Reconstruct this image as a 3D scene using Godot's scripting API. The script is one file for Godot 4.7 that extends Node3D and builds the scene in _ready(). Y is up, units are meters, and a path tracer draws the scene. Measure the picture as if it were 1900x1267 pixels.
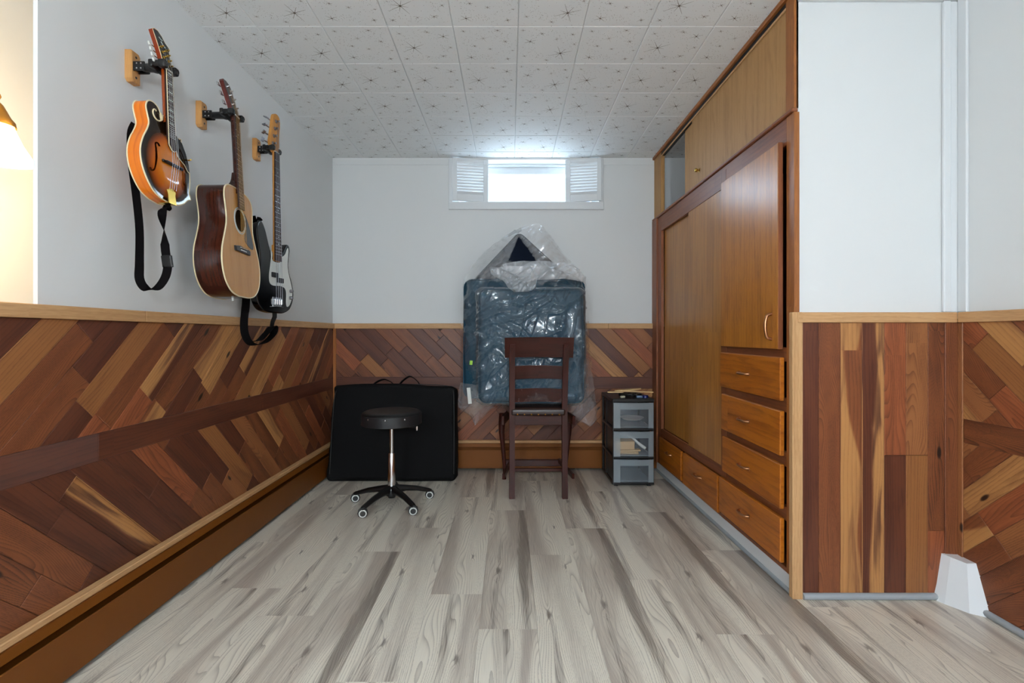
extends Node3D
# A basement music nook: wood wainscot, starburst ceiling tiles, built-in closet, three instruments on the wall.

const EYE := 1.084
const XL := -1.4356   # left wall face
const ZB := -3.874    # back wall face
const CY := 2.52      # ceiling
const XC := 1.17      # closet face
const ZF := -1.97     # wall beside the closet, facing the camera
const XR := 1.852     # right wall face
const ZE := 1.7       # wall behind the camera
const RAIL0 := 1.134
const RAIL1 := 1.176
const BAND0 := 0.647
const BAND1 := 0.743

var M := {}
var rng := RandomNumberGenerator.new()

# ------------------------------------------------------------------ mesh building
class MB:
	var v := PackedVector3Array()
	var n := PackedVector3Array()
	var uv := PackedVector2Array()
	var c := PackedColorArray()
	var col := Color(1, 1, 1)
	var uo := Vector2.ZERO

	func tri(p: Array, q: Array, t: Array) -> void:
		var w := (p[1] as Vector3) + (q[1] as Vector3) + (t[1] as Vector3)
		var g: Vector3 = ((t[0] as Vector3) - (p[0] as Vector3)).cross((q[0] as Vector3) - (p[0] as Vector3))
		var order := [p, q, t] if g.dot(w) >= 0.0 else [p, t, q]
		for e in order:
			v.append(e[0]); n.append(e[1]); uv.append(e[2])
			c.append(e[3] if e.size() > 3 else col)

	func quad(a: Vector3, b: Vector3, d: Vector3, e: Vector3, nn: Vector3, g := 0) -> void:
		var A := [a, nn, uvof(a, nn, g)]
		var B := [b, nn, uvof(b, nn, g)]
		var D := [d, nn, uvof(d, nn, g)]
		var E := [e, nn, uvof(e, nn, g)]
		tri(A, B, D); tri(A, D, E)

	func uvof(p: Vector3, nn: Vector3, g: int) -> Vector2:
		var m := nn.abs()
		var k := 0
		if m.y > m.x: k = 1
		if m.z > m[k]: k = 2
		var ax := [0, 1, 2]
		ax.erase(k)
		var a: int = g if g != k else ax[0]
		var b: int = ax[0] if ax[0] != a else ax[1]
		return Vector2(p[a], p[b]) + uo

	# chamfered box; grain runs along axis g
	func box(ctr: Vector3, size: Vector3, bev := 0.0, g := 1, bs := Basis()) -> MB:
		var h := size * 0.5
		bev = minf(bev, minf(h.x, minf(h.y, h.z)) * 0.95)
		var i := h - Vector3.ONE * bev
		var at := func(sx, sy, sz, face: int) -> Vector3:
			var q := Vector3(sx * i.x, sy * i.y, sz * i.z)
			q[face] = h[face] * [sx, sy, sz][face]
			return q
		var S := [-1.0, 1.0]
		for f in 3:
			var a := (f + 1) % 3
			var b := (f + 2) % 3
			for s in S:
				var pts := []
				for k in [[-1.0, -1.0], [1.0, -1.0], [1.0, 1.0], [-1.0, 1.0]]:
					var sg := [0.0, 0.0, 0.0]
					sg[f] = s; sg[a] = k[0]; sg[b] = k[1]
					pts.append(at.call(sg[0], sg[1], sg[2], f))
				var nn := Vector3.ZERO
				nn[f] = s
				_bq(pts[0], pts[1], pts[2], pts[3], nn, g, bs, ctr)
		if bev <= 0.0: return self
		for f in 3:   # edges run along axis f
			var a := (f + 1) % 3
			var b := (f + 2) % 3
			for sa in S:
				for sb in S:
					var p := []
					for sf in S:
						var sg := [0.0, 0.0, 0.0]
						sg[f] = sf; sg[a] = sa; sg[b] = sb
						p.append(at.call(sg[0], sg[1], sg[2], a))
						p.append(at.call(sg[0], sg[1], sg[2], b))
					var nn := Vector3.ZERO
					nn[a] = sa; nn[b] = sb
					_bq(p[0], p[1], p[3], p[2], nn.normalized(), g, bs, ctr)
		for sx in S:
			for sy in S:
				for sz in S:
					var nn := Vector3(sx, sy, sz).normalized()
					var t := []
					for f in 3:
						var q: Vector3 = at.call(sx, sy, sz, f)
						t.append([bs * q + ctr, bs * nn, uvof(q + ctr, nn, g)])
					tri(t[0], t[1], t[2])
		return self

	func _bq(a: Vector3, b: Vector3, d: Vector3, e: Vector3, nn: Vector3, g: int, bs: Basis, ctr: Vector3) -> void:
		var l := []
		for q in [a, b, d, e]:
			l.append([bs * q + ctr, bs * nn, uvof(q + ctr, nn, g)])
		tri(l[0], l[1], l[2]); tri(l[0], l[2], l[3])

	# rounded box
	func rbox(ctr: Vector3, size: Vector3, r: float, bs := Basis(), mid := 1, arc := 3) -> MB:
		var h := size * 0.5
		r = minf(r, minf(h.x, minf(h.y, h.z)) * 0.999)
		var co := []
		for k in 3:
			var l := []
			for j in arc: l.append(-h[k] + r * (1.0 - cos(PI / 2 * j / arc) * 1.0) * 0.0 + r * (1.0 - tan(PI / 4 * (1.0 - float(j) / arc))))
			for j in mid + 1: l.append(lerpf(-h[k] + r, h[k] - r, float(j) / mid))
			for j in range(arc - 1, -1, -1): l.append(h[k] - r * (1.0 - tan(PI / 4 * (1.0 - float(j) / arc))))
			co.append(l)
		var i := h - Vector3.ONE * r
		for f in 3:
			var a := (f + 1) % 3
			var b := (f + 2) % 3
			for s in [-1.0, 1.0]:
				var grid := []
				for y in co[b].size():
					var row := []
					for x in co[a].size():
						var p := Vector3.ZERO
						p[f] = s * h[f]; p[a] = co[a][x]; p[b] = co[b][y]
						var q := p.clamp(-i, i)
						var nn := (p - q).normalized()
						p = q + nn * r
						row.append([bs * p + ctr, bs * nn, Vector2(p[a], p[b]) + uo])
					grid.append(row)
				for y in co[b].size() - 1:
					for x in co[a].size() - 1:
						tri(grid[y][x], grid[y][x + 1], grid[y + 1][x + 1])
						tri(grid[y][x], grid[y + 1][x + 1], grid[y + 1][x])
		return self

	# a polygon in the local xy plane, front at z = 0 facing +z, extruded back by depth
	func prism(poly: PackedVector2Array, depth: float, bev: float, xf := Transform3D(), ga := 0.0, smooth := 0.0, cap_back := true) -> MB:
		var P := poly.duplicate()
		if Geometry2D.is_polygon_clockwise(P): P.reverse()
		var k := P.size()
		var en := []
		for i in k:
			var d := P[(i + 1) % k] - P[i]
			en.append(Vector2(d.y, -d.x).normalized())
		var inn := PackedVector2Array()
		var vn := []
		for i in k:
			var a: Vector2 = en[(i + k - 1) % k]
			var b: Vector2 = en[i]
			var m := (a + b).normalized()
			inn.append(P[i] - m * bev / maxf(0.35, m.dot(a)))
			vn.append([m, m] if smooth > 0.0 and a.dot(b) > cos(deg_to_rad(smooth)) else [a, b])
		var rot := Transform2D(-ga, Vector2.ZERO)
		var U := func(p: Vector2) -> Vector2: return rot * p + uo
		var idx := Geometry2D.triangulate_polygon(inn)
		var front := xf.basis * Vector3(0, 0, 1)
		for t in range(0, idx.size(), 3):
			var l := []
			for j in 3:
				var p := inn[idx[t + j]]
				l.append([xf * Vector3(p.x, p.y, 0), front, U.call(p)])
			tri(l[0], l[1], l[2])
		if cap_back:
			idx = Geometry2D.triangulate_polygon(P)
			for t in range(0, idx.size(), 3):
				var l := []
				for j in 3:
					var p := P[idx[t + j]]
					l.append([xf * Vector3(p.x, p.y, -depth), -front, U.call(p)])
				tri(l[0], l[1], l[2])
		for i in k:
			var j := (i + 1) % k
			var na: Vector2 = vn[i][1]
			var nb: Vector2 = vn[j][0]
			var A := xf.basis * Vector3(na.x, na.y, 0)
			var B := xf.basis * Vector3(nb.x, nb.y, 0)
			if bev > 0.0:
				var A2 := (A + front).normalized()
				var B2 := (B + front).normalized()
				var p := [xf * Vector3(inn[i].x, inn[i].y, 0), A2, U.call(inn[i])]
				var q := [xf * Vector3(inn[j].x, inn[j].y, 0), B2, U.call(inn[j])]
				var r := [xf * Vector3(P[j].x, P[j].y, -bev), B2, U.call(P[j])]
				var s := [xf * Vector3(P[i].x, P[i].y, -bev), A2, U.call(P[i])]
				tri(p, q, r); tri(p, r, s)
			var e0 := [xf * Vector3(P[i].x, P[i].y, -bev), A, U.call(P[i])]
			var e1 := [xf * Vector3(P[j].x, P[j].y, -bev), B, U.call(P[j])]
			var e2 := [xf * Vector3(P[j].x, P[j].y, -depth), B, U.call(P[j]) + Vector2(0, depth)]
			var e3 := [xf * Vector3(P[i].x, P[i].y, -depth), A, U.call(P[i]) + Vector2(0, depth)]
			tri(e0, e1, e2); tri(e0, e2, e3)
		return self

	# profile of (radius, height) turned about the local y axis
	func lathe(prof: Array, segs := 20, xf := Transform3D(), sharp := 42.0) -> MB:
		var k := prof.size()
		var sn := []
		for i in k - 1:
			var d: Vector2 = prof[i + 1] - prof[i]
			sn.append(Vector2(d.y, -d.x).normalized())
		for i in k - 1:
			var na: Vector2 = sn[i]
			var nb: Vector2 = sn[i]
			if i > 0 and na.dot(sn[i - 1]) > cos(deg_to_rad(sharp)): na = (na + sn[i - 1]).normalized()
			if i < k - 2 and nb.dot(sn[i + 1]) > cos(deg_to_rad(sharp)): nb = (nb + sn[i + 1]).normalized()
			for j in segs:
				var l := []
				for e in [[i, j, na], [i, j + 1, na], [i + 1, j + 1, nb], [i + 1, j, nb]]:
					var a: float = TAU * e[1] / segs
					var p: Vector2 = prof[e[0]]
					l.append([xf * Vector3(cos(a) * p.x, p.y, sin(a) * p.x), (xf.basis * Vector3(cos(a) * e[2].x, e[2].y, sin(a) * e[2].x)).normalized(), Vector2(float(e[1]) / segs, p.y) + uo])
				if prof[i].x > 1e-6: tri(l[0], l[1], l[2])
				if prof[i + 1].x > 1e-6: tri(l[0], l[2], l[3])
		return self

	func tube(path: Array, rad, segs := 8, caps := true) -> MB:
		var k := path.size()
		var up := Vector3(0.123, 0.9, 0.31)
		var rings := []
		var dist := 0.0
		for i in k:
			var d: Vector3 = ((path[mini(i + 1, k - 1)] as Vector3) - (path[maxi(i - 1, 0)] as Vector3)).normalized()
			if i == 0 and absf(d.dot(up)) > 0.9: up = Vector3(1, 0.1, 0)
			var x := d.cross(up).normalized()
			up = x.cross(d).normalized()
			if i > 0: dist += (path[i] as Vector3).distance_to(path[i - 1])
			var r: float = rad[i] if rad is Array else rad
			var ring := []
			for j in segs + 1:
				var a := TAU * j / segs
				var nn := x * cos(a) + up * sin(a)
				ring.append([path[i] + nn * r, nn, Vector2(dist, float(j) / segs * 0.05) + uo])
			rings.append([ring, d, path[i]])
		for i in k - 1:
			for j in segs:
				var A: Array = rings[i][0]
				var B: Array = rings[i + 1][0]
				tri(A[j], A[j + 1], B[j + 1]); tri(A[j], B[j + 1], B[j])
		if caps:
			for e in [[0, -1.0], [k - 1, 1.0]]:
				var R: Array = rings[e[0]][0]
				var nn: Vector3 = rings[e[0]][1] * e[1]
				for j in segs:
					tri([rings[e[0]][2], nn, Vector2.ZERO + uo], [R[j][0], nn, R[j][2]], [R[j + 1][0], nn, R[j + 1][2]])
		return self

	# flat band along a path; wd = direction of its width at each point
	func ribbon(path: Array, wd: Array, width: float, thick: float) -> MB:
		var k := path.size()
		var rings := []
		var dist := 0.0
		for i in k:
			var d: Vector3 = ((path[mini(i + 1, k - 1)] as Vector3) - (path[maxi(i - 1, 0)] as Vector3)).normalized()
			var w: Vector3 = (wd[i] - d * d.dot(wd[i])).normalized()
			var nn := d.cross(w).normalized()
			if i > 0: dist += (path[i] as Vector3).distance_to(path[i - 1])
			rings.append([path[i], w * width * 0.5, nn * thick * 0.5, dist])
		for i in k - 1:
			var a: Array = rings[i]
			var b: Array = rings[i + 1]
			for s in [[-1, 1, 1, 1], [-1, -1, 1, -1], [-1, -1, -1, 1], [1, -1, 1, 1]]:
				var l := []
				for e in [[a, s[0], s[1]], [a, s[2], s[3]], [b, s[2], s[3]], [b, s[0], s[1]]]:
					var R: Array = e[0]
					var nn: Vector3 = R[2].normalized() * s[1] if s[1] == s[3] else R[1].normalized() * s[0]
					l.append([R[0] + R[1] * e[1] + R[2] * e[2], nn, Vector2(R[3], e[1] * width * 0.5) + uo])
				tri(l[0], l[1], l[2]); tri(l[0], l[2], l[3])
		return self

	# grid of points, smooth normals
	func sheet(pts: Array, flip := false) -> MB:
		var h := pts.size()
		var w: int = pts[0].size()
		var g := []
		for y in h:
			var row := []
			for x in w:
				var dx: Vector3 = pts[y][mini(x + 1, w - 1)] - pts[y][maxi(x - 1, 0)]
				var dy: Vector3 = pts[mini(y + 1, h - 1)][x] - pts[maxi(y - 1, 0)][x]
				var nn := dx.cross(dy).normalized() * (-1.0 if flip else 1.0)
				row.append([pts[y][x], nn, Vector2(pts[y][x].x, pts[y][x].y) + uo])
			g.append(row)
		for y in h - 1:
			for x in w - 1:
				tri(g[y][x], g[y][x + 1], g[y + 1][x + 1]); tri(g[y][x], g[y + 1][x + 1], g[y + 1][x])
		return self

	# side strip of an outline between two depths
	func strip(poly: PackedVector2Array, z0: float, z1: float, xf := Transform3D(), smooth := 50.0) -> MB:
		var P := poly.duplicate()
		if Geometry2D.is_polygon_clockwise(P): P.reverse()
		var k := P.size()
		var en := []
		for i in k:
			var d := P[(i + 1) % k] - P[i]
			en.append(Vector2(d.y, -d.x).normalized())
		var run := 0.0
		for i in k:
			var j := (i + 1) % k
			var a: Vector2 = en[i]
			var b: Vector2 = en[i]
			var pa: Vector2 = en[(i + k - 1) % k]
			var pb: Vector2 = en[j]
			if a.dot(pa) > cos(deg_to_rad(smooth)): a = (a + pa).normalized()
			if b.dot(pb) > cos(deg_to_rad(smooth)): b = (b + pb).normalized()
			var ln := P[i].distance_to(P[j])
			var A := xf.basis * Vector3(a.x, a.y, 0)
			var B := xf.basis * Vector3(b.x, b.y, 0)
			var e0 := [xf * Vector3(P[i].x, P[i].y, z0), A, Vector2(run, z0) + uo]
			var e1 := [xf * Vector3(P[j].x, P[j].y, z0), B, Vector2(run + ln, z0) + uo]
			var e2 := [xf * Vector3(P[j].x, P[j].y, z1), B, Vector2(run + ln, z1) + uo]
			var e3 := [xf * Vector3(P[i].x, P[i].y, z1), A, Vector2(run, z1) + uo]
			tri(e0, e1, e2); tri(e0, e2, e3)
			run += ln
		return self

	# curved plate inside an outline: height and colour are functions of (point, distance from the edge)
	func blanket(poly: PackedVector2Array, holes: Array, step: float, zf: Callable, cf: Callable, back := false) -> MB:
		var pts := poly.duplicate()
		for q in holes: pts.append_array(q)
		var lo := Vector2(INF, INF)
		var hi := -lo
		for p in poly:
			lo = lo.min(p); hi = hi.max(p)
		var y := lo.y
		var row := 0
		while y < hi.y:
			var x := lo.x + (step * 0.5 if row % 2 else 0.0)
			while x < hi.x:
				var p := Vector2(x, y)
				if Geometry2D.is_point_in_polygon(p, poly) and edge(p, poly) > step * 0.45 and clear_of(p, holes, step * 0.4): pts.append(p)
				x += step
			y += step * 0.87
			row += 1
		var P3 := []
		for p in pts:
			var d := edge(p, poly)
			P3.append([Vector3(p.x, p.y, zf.call(p, d)), Vector3.ZERO, p + uo, cf.call(p, d)])
		var keep := []
		var idx := Geometry2D.triangulate_delaunay(pts)
		for t in range(0, idx.size(), 3):
			var mid := (pts[idx[t]] + pts[idx[t + 1]] + pts[idx[t + 2]]) / 3.0
			if not Geometry2D.is_point_in_polygon(mid, poly) or not clear_of(mid, holes, 0.0): continue
			keep.append([idx[t], idx[t + 1], idx[t + 2]])
			var g: Vector3 = (P3[idx[t + 1]][0] - P3[idx[t]][0]).cross(P3[idx[t + 2]][0] - P3[idx[t]][0])
			if (g.z < 0) != back: g = -g
			for j in 3: P3[idx[t + j]][1] += g
		for q in P3: q[1] = q[1].normalized()
		for k in keep: tri(P3[k[0]], P3[k[1]], P3[k[2]])
		return self

	static func clear_of(p: Vector2, holes: Array, gap: float) -> bool:
		for q in holes:
			if Geometry2D.is_point_in_polygon(p, q) or (gap > 0.0 and edge(p, q) < gap): return false
		return true

	static func edge(p: Vector2, poly: PackedVector2Array) -> float:
		var b := INF
		for i in poly.size():
			b = minf(b, p.distance_squared_to(Geometry2D.get_closest_point_to_segment(p, poly[i], poly[(i + 1) % poly.size()])))
		return sqrt(b)

	func warp(f: Callable) -> MB:   # moves every vertex and smooths the normals again
		var acc := {}
		for i in v.size(): v[i] = f.call(v[i])
		for i in range(0, v.size(), 3):
			var g := (v[i + 2] - v[i]).cross(v[i + 1] - v[i])
			for j in 3:
				var key := Vector3i((v[i + j] * 20000.0).round())
				acc[key] = acc.get(key, Vector3.ZERO) + g
		for i in v.size():
			var key := Vector3i((v[i] * 20000.0).round())
			n[i] = acc[key].normalized()
		return self

	func mesh() -> ArrayMesh:
		var a := []
		a.resize(Mesh.ARRAY_MAX)
		a[Mesh.ARRAY_VERTEX] = v
		a[Mesh.ARRAY_NORMAL] = n
		a[Mesh.ARRAY_TEX_UV] = uv
		a[Mesh.ARRAY_COLOR] = c
		var m := ArrayMesh.new()
		m.add_surface_from_arrays(Mesh.PRIMITIVE_TRIANGLES, a)
		return m

func mb() -> MB:
	return MB.new()

func part(called: String, shape, mat: Material, parent: Node) -> MeshInstance3D:
	var o := MeshInstance3D.new()
	o.name = called
	o.mesh = shape.mesh() if shape is MB else shape
	o.material_override = mat
	parent.add_child(o, true)
	return o

var taken := {}
func numbered(called: String) -> String:
	taken[called] = taken.get(called, 0) + 1
	return called if taken[called] == 1 else "%s_%03d" % [called, taken[called] - 1]

func thing(called: String, label: String, category: String, at := Vector3.ZERO, bs := Basis(), group := "") -> Node3D:
	var o := Node3D.new()
	o.name = numbered(called)
	o.transform = Transform3D(bs, at)
	o.set_meta("label", label)
	o.set_meta("category", category)
	if group: o.set_meta("group", group)
	add_child(o)
	return o

func solo(called: String, shape: MB, mat: Material, label: String, category: String, group := "") -> MeshInstance3D:
	var o := MeshInstance3D.new()
	o.name = numbered(called)
	o.mesh = shape.mesh()
	o.material_override = mat
	o.set_meta("label", label)
	o.set_meta("category", category)
	if group: o.set_meta("group", group)
	add_child(o)
	return o

func struct(called: String, shape, mat: Material, label: String, category: String) -> Node3D:
	var o: Node3D
	if shape == null: o = Node3D.new()
	else:
		o = MeshInstance3D.new()
		o.mesh = shape.mesh()
		o.material_override = mat
	o.name = called
	o.set_meta("kind", "structure")
	o.set_meta("label", label)
	o.set_meta("category", category)
	add_child(o)
	return o

func curve(pts: Array, sub := 6, closed := true) -> PackedVector2Array:
	var out := PackedVector2Array()
	var k := pts.size()
	for i in (k if closed else k - 1):
		var p0: Vector2 = pts[(i - 1 + k) % k] if closed or i > 0 else pts[0]
		var p1: Vector2 = pts[i]
		var p2: Vector2 = pts[(i + 1) % k]
		var p3: Vector2 = pts[(i + 2) % k] if closed or i < k - 2 else pts[k - 1]
		for j in sub: out.append(p1.cubic_interpolate(p2, p0, p3, float(j) / sub))
	if not closed: out.append(pts[k - 1])
	return out

func curve3(pts: Array, sub := 8) -> Array:
	var out := []
	var k := pts.size()
	for i in k - 1:
		for j in sub:
			out.append((pts[i] as Vector3).cubic_interpolate(pts[i + 1], pts[maxi(i - 1, 0)], pts[mini(i + 2, k - 1)], float(j) / sub))
	out.append(pts[k - 1])
	return out

func rect(x0: float, y0: float, x1: float, y1: float) -> PackedVector2Array:
	return PackedVector2Array([Vector2(x0, y0), Vector2(x1, y0), Vector2(x1, y1), Vector2(x0, y1)])

func b2(a: Vector3, b: Vector3, bev := 0.0, g := 1) -> MB:   # box between two corners
	return mb().box((a + b) * 0.5, (b - a).abs(), bev, g)

# ------------------------------------------------------------------ materials
func mat(color: Color, rough := 0.6, metal := 0.0, spec := 0.5) -> StandardMaterial3D:
	var m := StandardMaterial3D.new()
	m.albedo_color = color
	m.roughness = rough
	m.metallic = metal
	m.metallic_specular = spec
	return m

func tex_mat(t: Texture2D, su: float, sv: float, rough := 0.5, spec := 0.5) -> StandardMaterial3D:
	var m := mat(Color.WHITE, rough, 0.0, spec)
	m.albedo_texture = t
	m.uv1_scale = Vector3(1.0 / su, 1.0 / sv, 1)
	return m

func noise(sd: int, freq := 1.0, oct := 3) -> FastNoiseLite:
	var f := FastNoiseLite.new()
	f.seed = sd
	f.noise_type = FastNoiseLite.TYPE_SIMPLEX_SMOOTH
	f.frequency = freq
	f.fractal_octaves = oct
	return f

# wood: w x h pixels over len x wid metres. o: ring (lines per metre), warp, line, fib, tone, sap [colour, where, wobble, side], knots [[u, v, r]]
func wood(w: int, h: int, length: float, wid: float, sd: int, base: Color, dark: Color, o: Dictionary) -> ImageTexture:
	var nw := noise(sd, 1.0, 2)
	var nf := noise(sd + 7, 1.0, 2)
	var nt := noise(sd + 13, 1.0, 3)
	var ring: float = o.get("ring", 90.0)
	var wa: float = o.get("warp", 0.02)
	var li: float = o.get("line", 0.5)
	var fi: float = o.get("fib", 0.35)
	var to: float = o.get("tone", 0.4)
	var wu: float = o.get("wu", 1.1)
	var wv: float = o.get("wv", 7.0)
	var sap: Array = o.get("sap", [])
	var knots: Array = o.get("knots", [])
	var grey: float = o.get("grey", 0.0)
	var data := PackedByteArray()
	data.resize(w * h * 3)
	var at := 0
	var sapc: Color = sap[0] if sap else base
	for y in h:
		var v := wid * y / h
		for x in w:
			var u := length * x / w
			var vv := v
			var kd := 0.0
			for k in knots:
				var dx: float = (u - k[0]) * 0.35
				var dy: float = v - k[1]
				var e := exp(-(dx * dx + dy * dy) / (k[2] * k[2]))
				vv += (0.0 + signf(dy + 0.0001)) * k[2] * 0.8 * e
				kd = maxf(kd, smoothstep(0.45, 0.92, e))
			var wp := nw.get_noise_2d(u * wu, vv * wv)
			var r := (vv + wp * wa) * ring
			var fr := r - floorf(r)
			var ln := fr * fr * fr
			var fb := nf.get_noise_2d(u * 16.0, v * 650.0) * 0.5 + 0.5
			var tn := nt.get_noise_2d(u * 1.7 + wp, vv * 14.0)
			var m := clampf(ln * li + (fb - 0.35) * fi + tn * to, 0.0, 1.0)
			var cr := lerpf(base.r, dark.r, m)
			var cg := lerpf(base.g, dark.g, m)
			var cb := lerpf(base.b, dark.b, m)
			if sap:
				var edge: float = sap[1] + nw.get_noise_2d(u * 0.8 + 9.0, 3.0) * sap[2]
				var s := smoothstep(-0.007, 0.008, (v - edge) * sap[3] + (fb - 0.5) * 0.006)
				var q := clampf(m * 0.55 + grey * smoothstep(0.0, 0.5, tn), 0.0, 1.0)
				cr = lerpf(cr, lerpf(sapc.r, dark.r, q * 0.75), s)
				cg = lerpf(cg, lerpf(sapc.g, dark.g, q * 0.75), s)
				cb = lerpf(cb, lerpf(sapc.b, dark.b, q * 0.7), s)
			if kd > 0.0:
				cr = lerpf(cr, dark.r * 0.45, kd); cg = lerpf(cg, dark.g * 0.42, kd); cb = lerpf(cb, dark.b * 0.45, kd)
			data[at] = int(clampf(cr, 0, 1) * 255.0)
			data[at + 1] = int(clampf(cg, 0, 1) * 255.0)
			data[at + 2] = int(clampf(cb, 0, 1) * 255.0)
			at += 3
	return ImageTexture.create_from_image(Image.create_from_data(w, h, false, Image.FORMAT_RGB8, data))

# grey washed oak laminate: cream and taupe bands, cathedral lines in the cream, ragged dark streaks, knots
func laminate(w: int, h: int, length: float, wid: float, sd: int, knots: Array) -> ImageTexture:
	var nw := noise(sd, 1.0, 2)
	var nf := noise(sd + 7, 1.0, 2)
	var nb := noise(sd + 13, 1.0, 2)
	var cream := Color(0.90, 0.872, 0.81)
	var taupe := Color(0.715, 0.67, 0.62)
	var dark := Color(0.40, 0.355, 0.32)
	var data := PackedByteArray()
	data.resize(w * h * 3)
	var at := 0
	for y in h:
		var v := wid * y / h
		for x in w:
			var u := length * x / w
			var vv := v
			var kd := 0.0
			var kr := 0.0
			for k in knots:
				var dx: float = (u - k[0]) * 0.26
				var dy: float = v - k[1]
				var q: float = (dx * dx + dy * dy) / (k[2] * k[2])
				if q > 6.0: continue
				var e := exp(-q)
				vv += signf(dy + 0.0001) * k[2] * 1.1 * e
				kd = maxf(kd, smoothstep(0.55, 1.0, e))
				kr = maxf(kr, e)
			var wp := nw.get_noise_2d(u * 0.9, vv * 6.0)
			var band := smoothstep(-0.3, 0.4, nb.get_noise_2d(u * 0.28 + wp * 0.2, vv * 5.2 + wp * 0.25))
			var fb := nf.get_noise_2d(u * 5.0, vv * 520.0)
			var r := (vv + wp * 0.06) * 105.0
			var fr := r - floorf(r)
			var ln := fr * fr * fr * fr * fr
			var stk := smoothstep(0.2, 0.62, nb.get_noise_2d(u * 0.42 + 30.0, vv * 8.5 + 4.0) + fb * 0.26)
			var m := clampf(band + fb * 0.30, 0.0, 1.0)
			var d := clampf(stk * 0.60 + kd * 0.6 + ln * (0.42 * (1.0 - band * 0.7) + 0.4 * kr) + maxf(0.0, fb) * 0.35 * band, 0.0, 0.95)
			var c := cream.lerp(taupe, m).lerp(dark, d)
			data[at] = int(c.r * 255.0); data[at + 1] = int(c.g * 255.0); data[at + 2] = int(c.b * 255.0)
			at += 3
	return ImageTexture.create_from_image(Image.create_from_data(w, h, false, Image.FORMAT_RGB8, data))

# printed starburst ceiling tile
func star_tile(px: int, sd: int, big: Array) -> ImageTexture:
	var r := RandomNumberGenerator.new()
	r.seed = sd
	var ink := PackedFloat32Array()
	ink.resize(px * px)
	var strokes := []   # a, b, width, strength
	for s in big:       # x, y, radius, rays, strength
		var k: int = s[3]
		var a0 := r.randf() * 0.5
		for i in k:
			var a := a0 + PI * i / k + r.randf_range(-0.1, 0.1)
			var d := Vector2(cos(a), sin(a))
			var l1: float = s[2] * (1.0 if i % 2 == 0 else r.randf_range(0.45, 0.75))
			var l2: float = s[2] * (1.0 if i % 2 == 0 else r.randf_range(0.45, 0.75))
			strokes.append([Vector2(s[0], s[1]) - d * l1, Vector2(s[0], s[1]) + d * l2, 2.2, s[4]])
			strokes.append([Vector2(s[0], s[1]) - d * l1 * 0.35, Vector2(s[0], s[1]) + d * l2 * 0.35, 4.0, s[4]])
	for i in 260:
		var p := Vector2(r.randf(), r.randf())
		if r.randf() < 0.65: p = Vector2(0.5 + 0.42 * cos(p.x * TAU) * (0.55 + 0.45 * p.y), 0.5 + 0.42 * sin(p.x * TAU) * (0.6 + 0.4 * p.y))
		var q := p + Vector2(r.randf_range(-0.006, 0.006), r.randf_range(-0.004, 0.004))
		strokes.append([p, q, r.randf_range(2.0, 4.2), r.randf_range(0.3, 0.85)])
	for s in strokes:
		var a: Vector2 = s[0] * px
		var b: Vector2 = s[1] * px
		var wd: float = s[2] * 0.5 * px / 384.0
		var lo := a.min(b) - Vector2.ONE * (wd + 1.5)
		var hi := a.max(b) + Vector2.ONE * (wd + 1.5)
		for y in range(maxi(0, int(lo.y)), mini(px, int(hi.y) + 1)):
			for x in range(maxi(0, int(lo.x)), mini(px, int(hi.x) + 1)):
				var p := Vector2(x + 0.5, y + 0.5)
				var cp := Geometry2D.get_closest_point_to_segment(p, a, b)
				var taper := 1.0 - 0.7 * cp.distance_to((a + b) * 0.5) / maxf(1.0, a.distance_to(b) * 0.5)
				var k: float = clampf(wd * taper + 0.5 - p.distance_to(cp), 0.0, 1.0) * s[3]
				if k > ink[y * px + x]: ink[y * px + x] = k
	var data := PackedByteArray()
	data.resize(px * px * 3)
	var paper := Color(0.925, 0.93, 0.93)
	var inkc := Color(0.30, 0.255, 0.20)
	for i in px * px:
		var c := paper.lerp(inkc, ink[i])
		data[i * 3] = int(c.r * 255); data[i * 3 + 1] = int(c.g * 255); data[i * 3 + 2] = int(c.b * 255)
	return ImageTexture.create_from_image(Image.create_from_data(px, px, false, Image.FORMAT_RGB8, data))

func weave(sd: int, a: Color, b: Color) -> ImageTexture:
	var px := 256
	var nz := noise(sd, 0.03, 3)
	var data := PackedByteArray()
	data.resize(px * px * 3)
	for y in px:
		for x in px:
			var th := (sin(x * TAU / 8.0) * 0.5 + 0.5) * (sin(y * TAU / 8.0) * 0.5 + 0.5)
			var m := clampf(th * 0.55 + nz.get_noise_2d(x, y * 3.0) * 0.3 + nz.get_noise_2d(x * 9.0, y * 9.0) * 0.35 + 0.15, 0.0, 1.0)
			var c := a.lerp(b, m)
			var i := (y * px + x) * 3
			data[i] = int(c.r * 255); data[i + 1] = int(c.g * 255); data[i + 2] = int(c.b * 255)
	return ImageTexture.create_from_image(Image.create_from_data(px, px, false, Image.FORMAT_RGB8, data))

func noise_bump(sd: int, freq: float, px := 256) -> NoiseTexture2D:
	var t := NoiseTexture2D.new()
	t.width = px
	t.height = px
	t.seamless = true
	t.noise = noise(sd, freq, 4)
	return t

func film(alpha: float, rough: float) -> StandardMaterial3D:
	var m := mat(Color(0.93, 0.95, 0.97, alpha), rough)
	m.transparency = BaseMaterial3D.TRANSPARENCY_ALPHA
	return m

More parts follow.
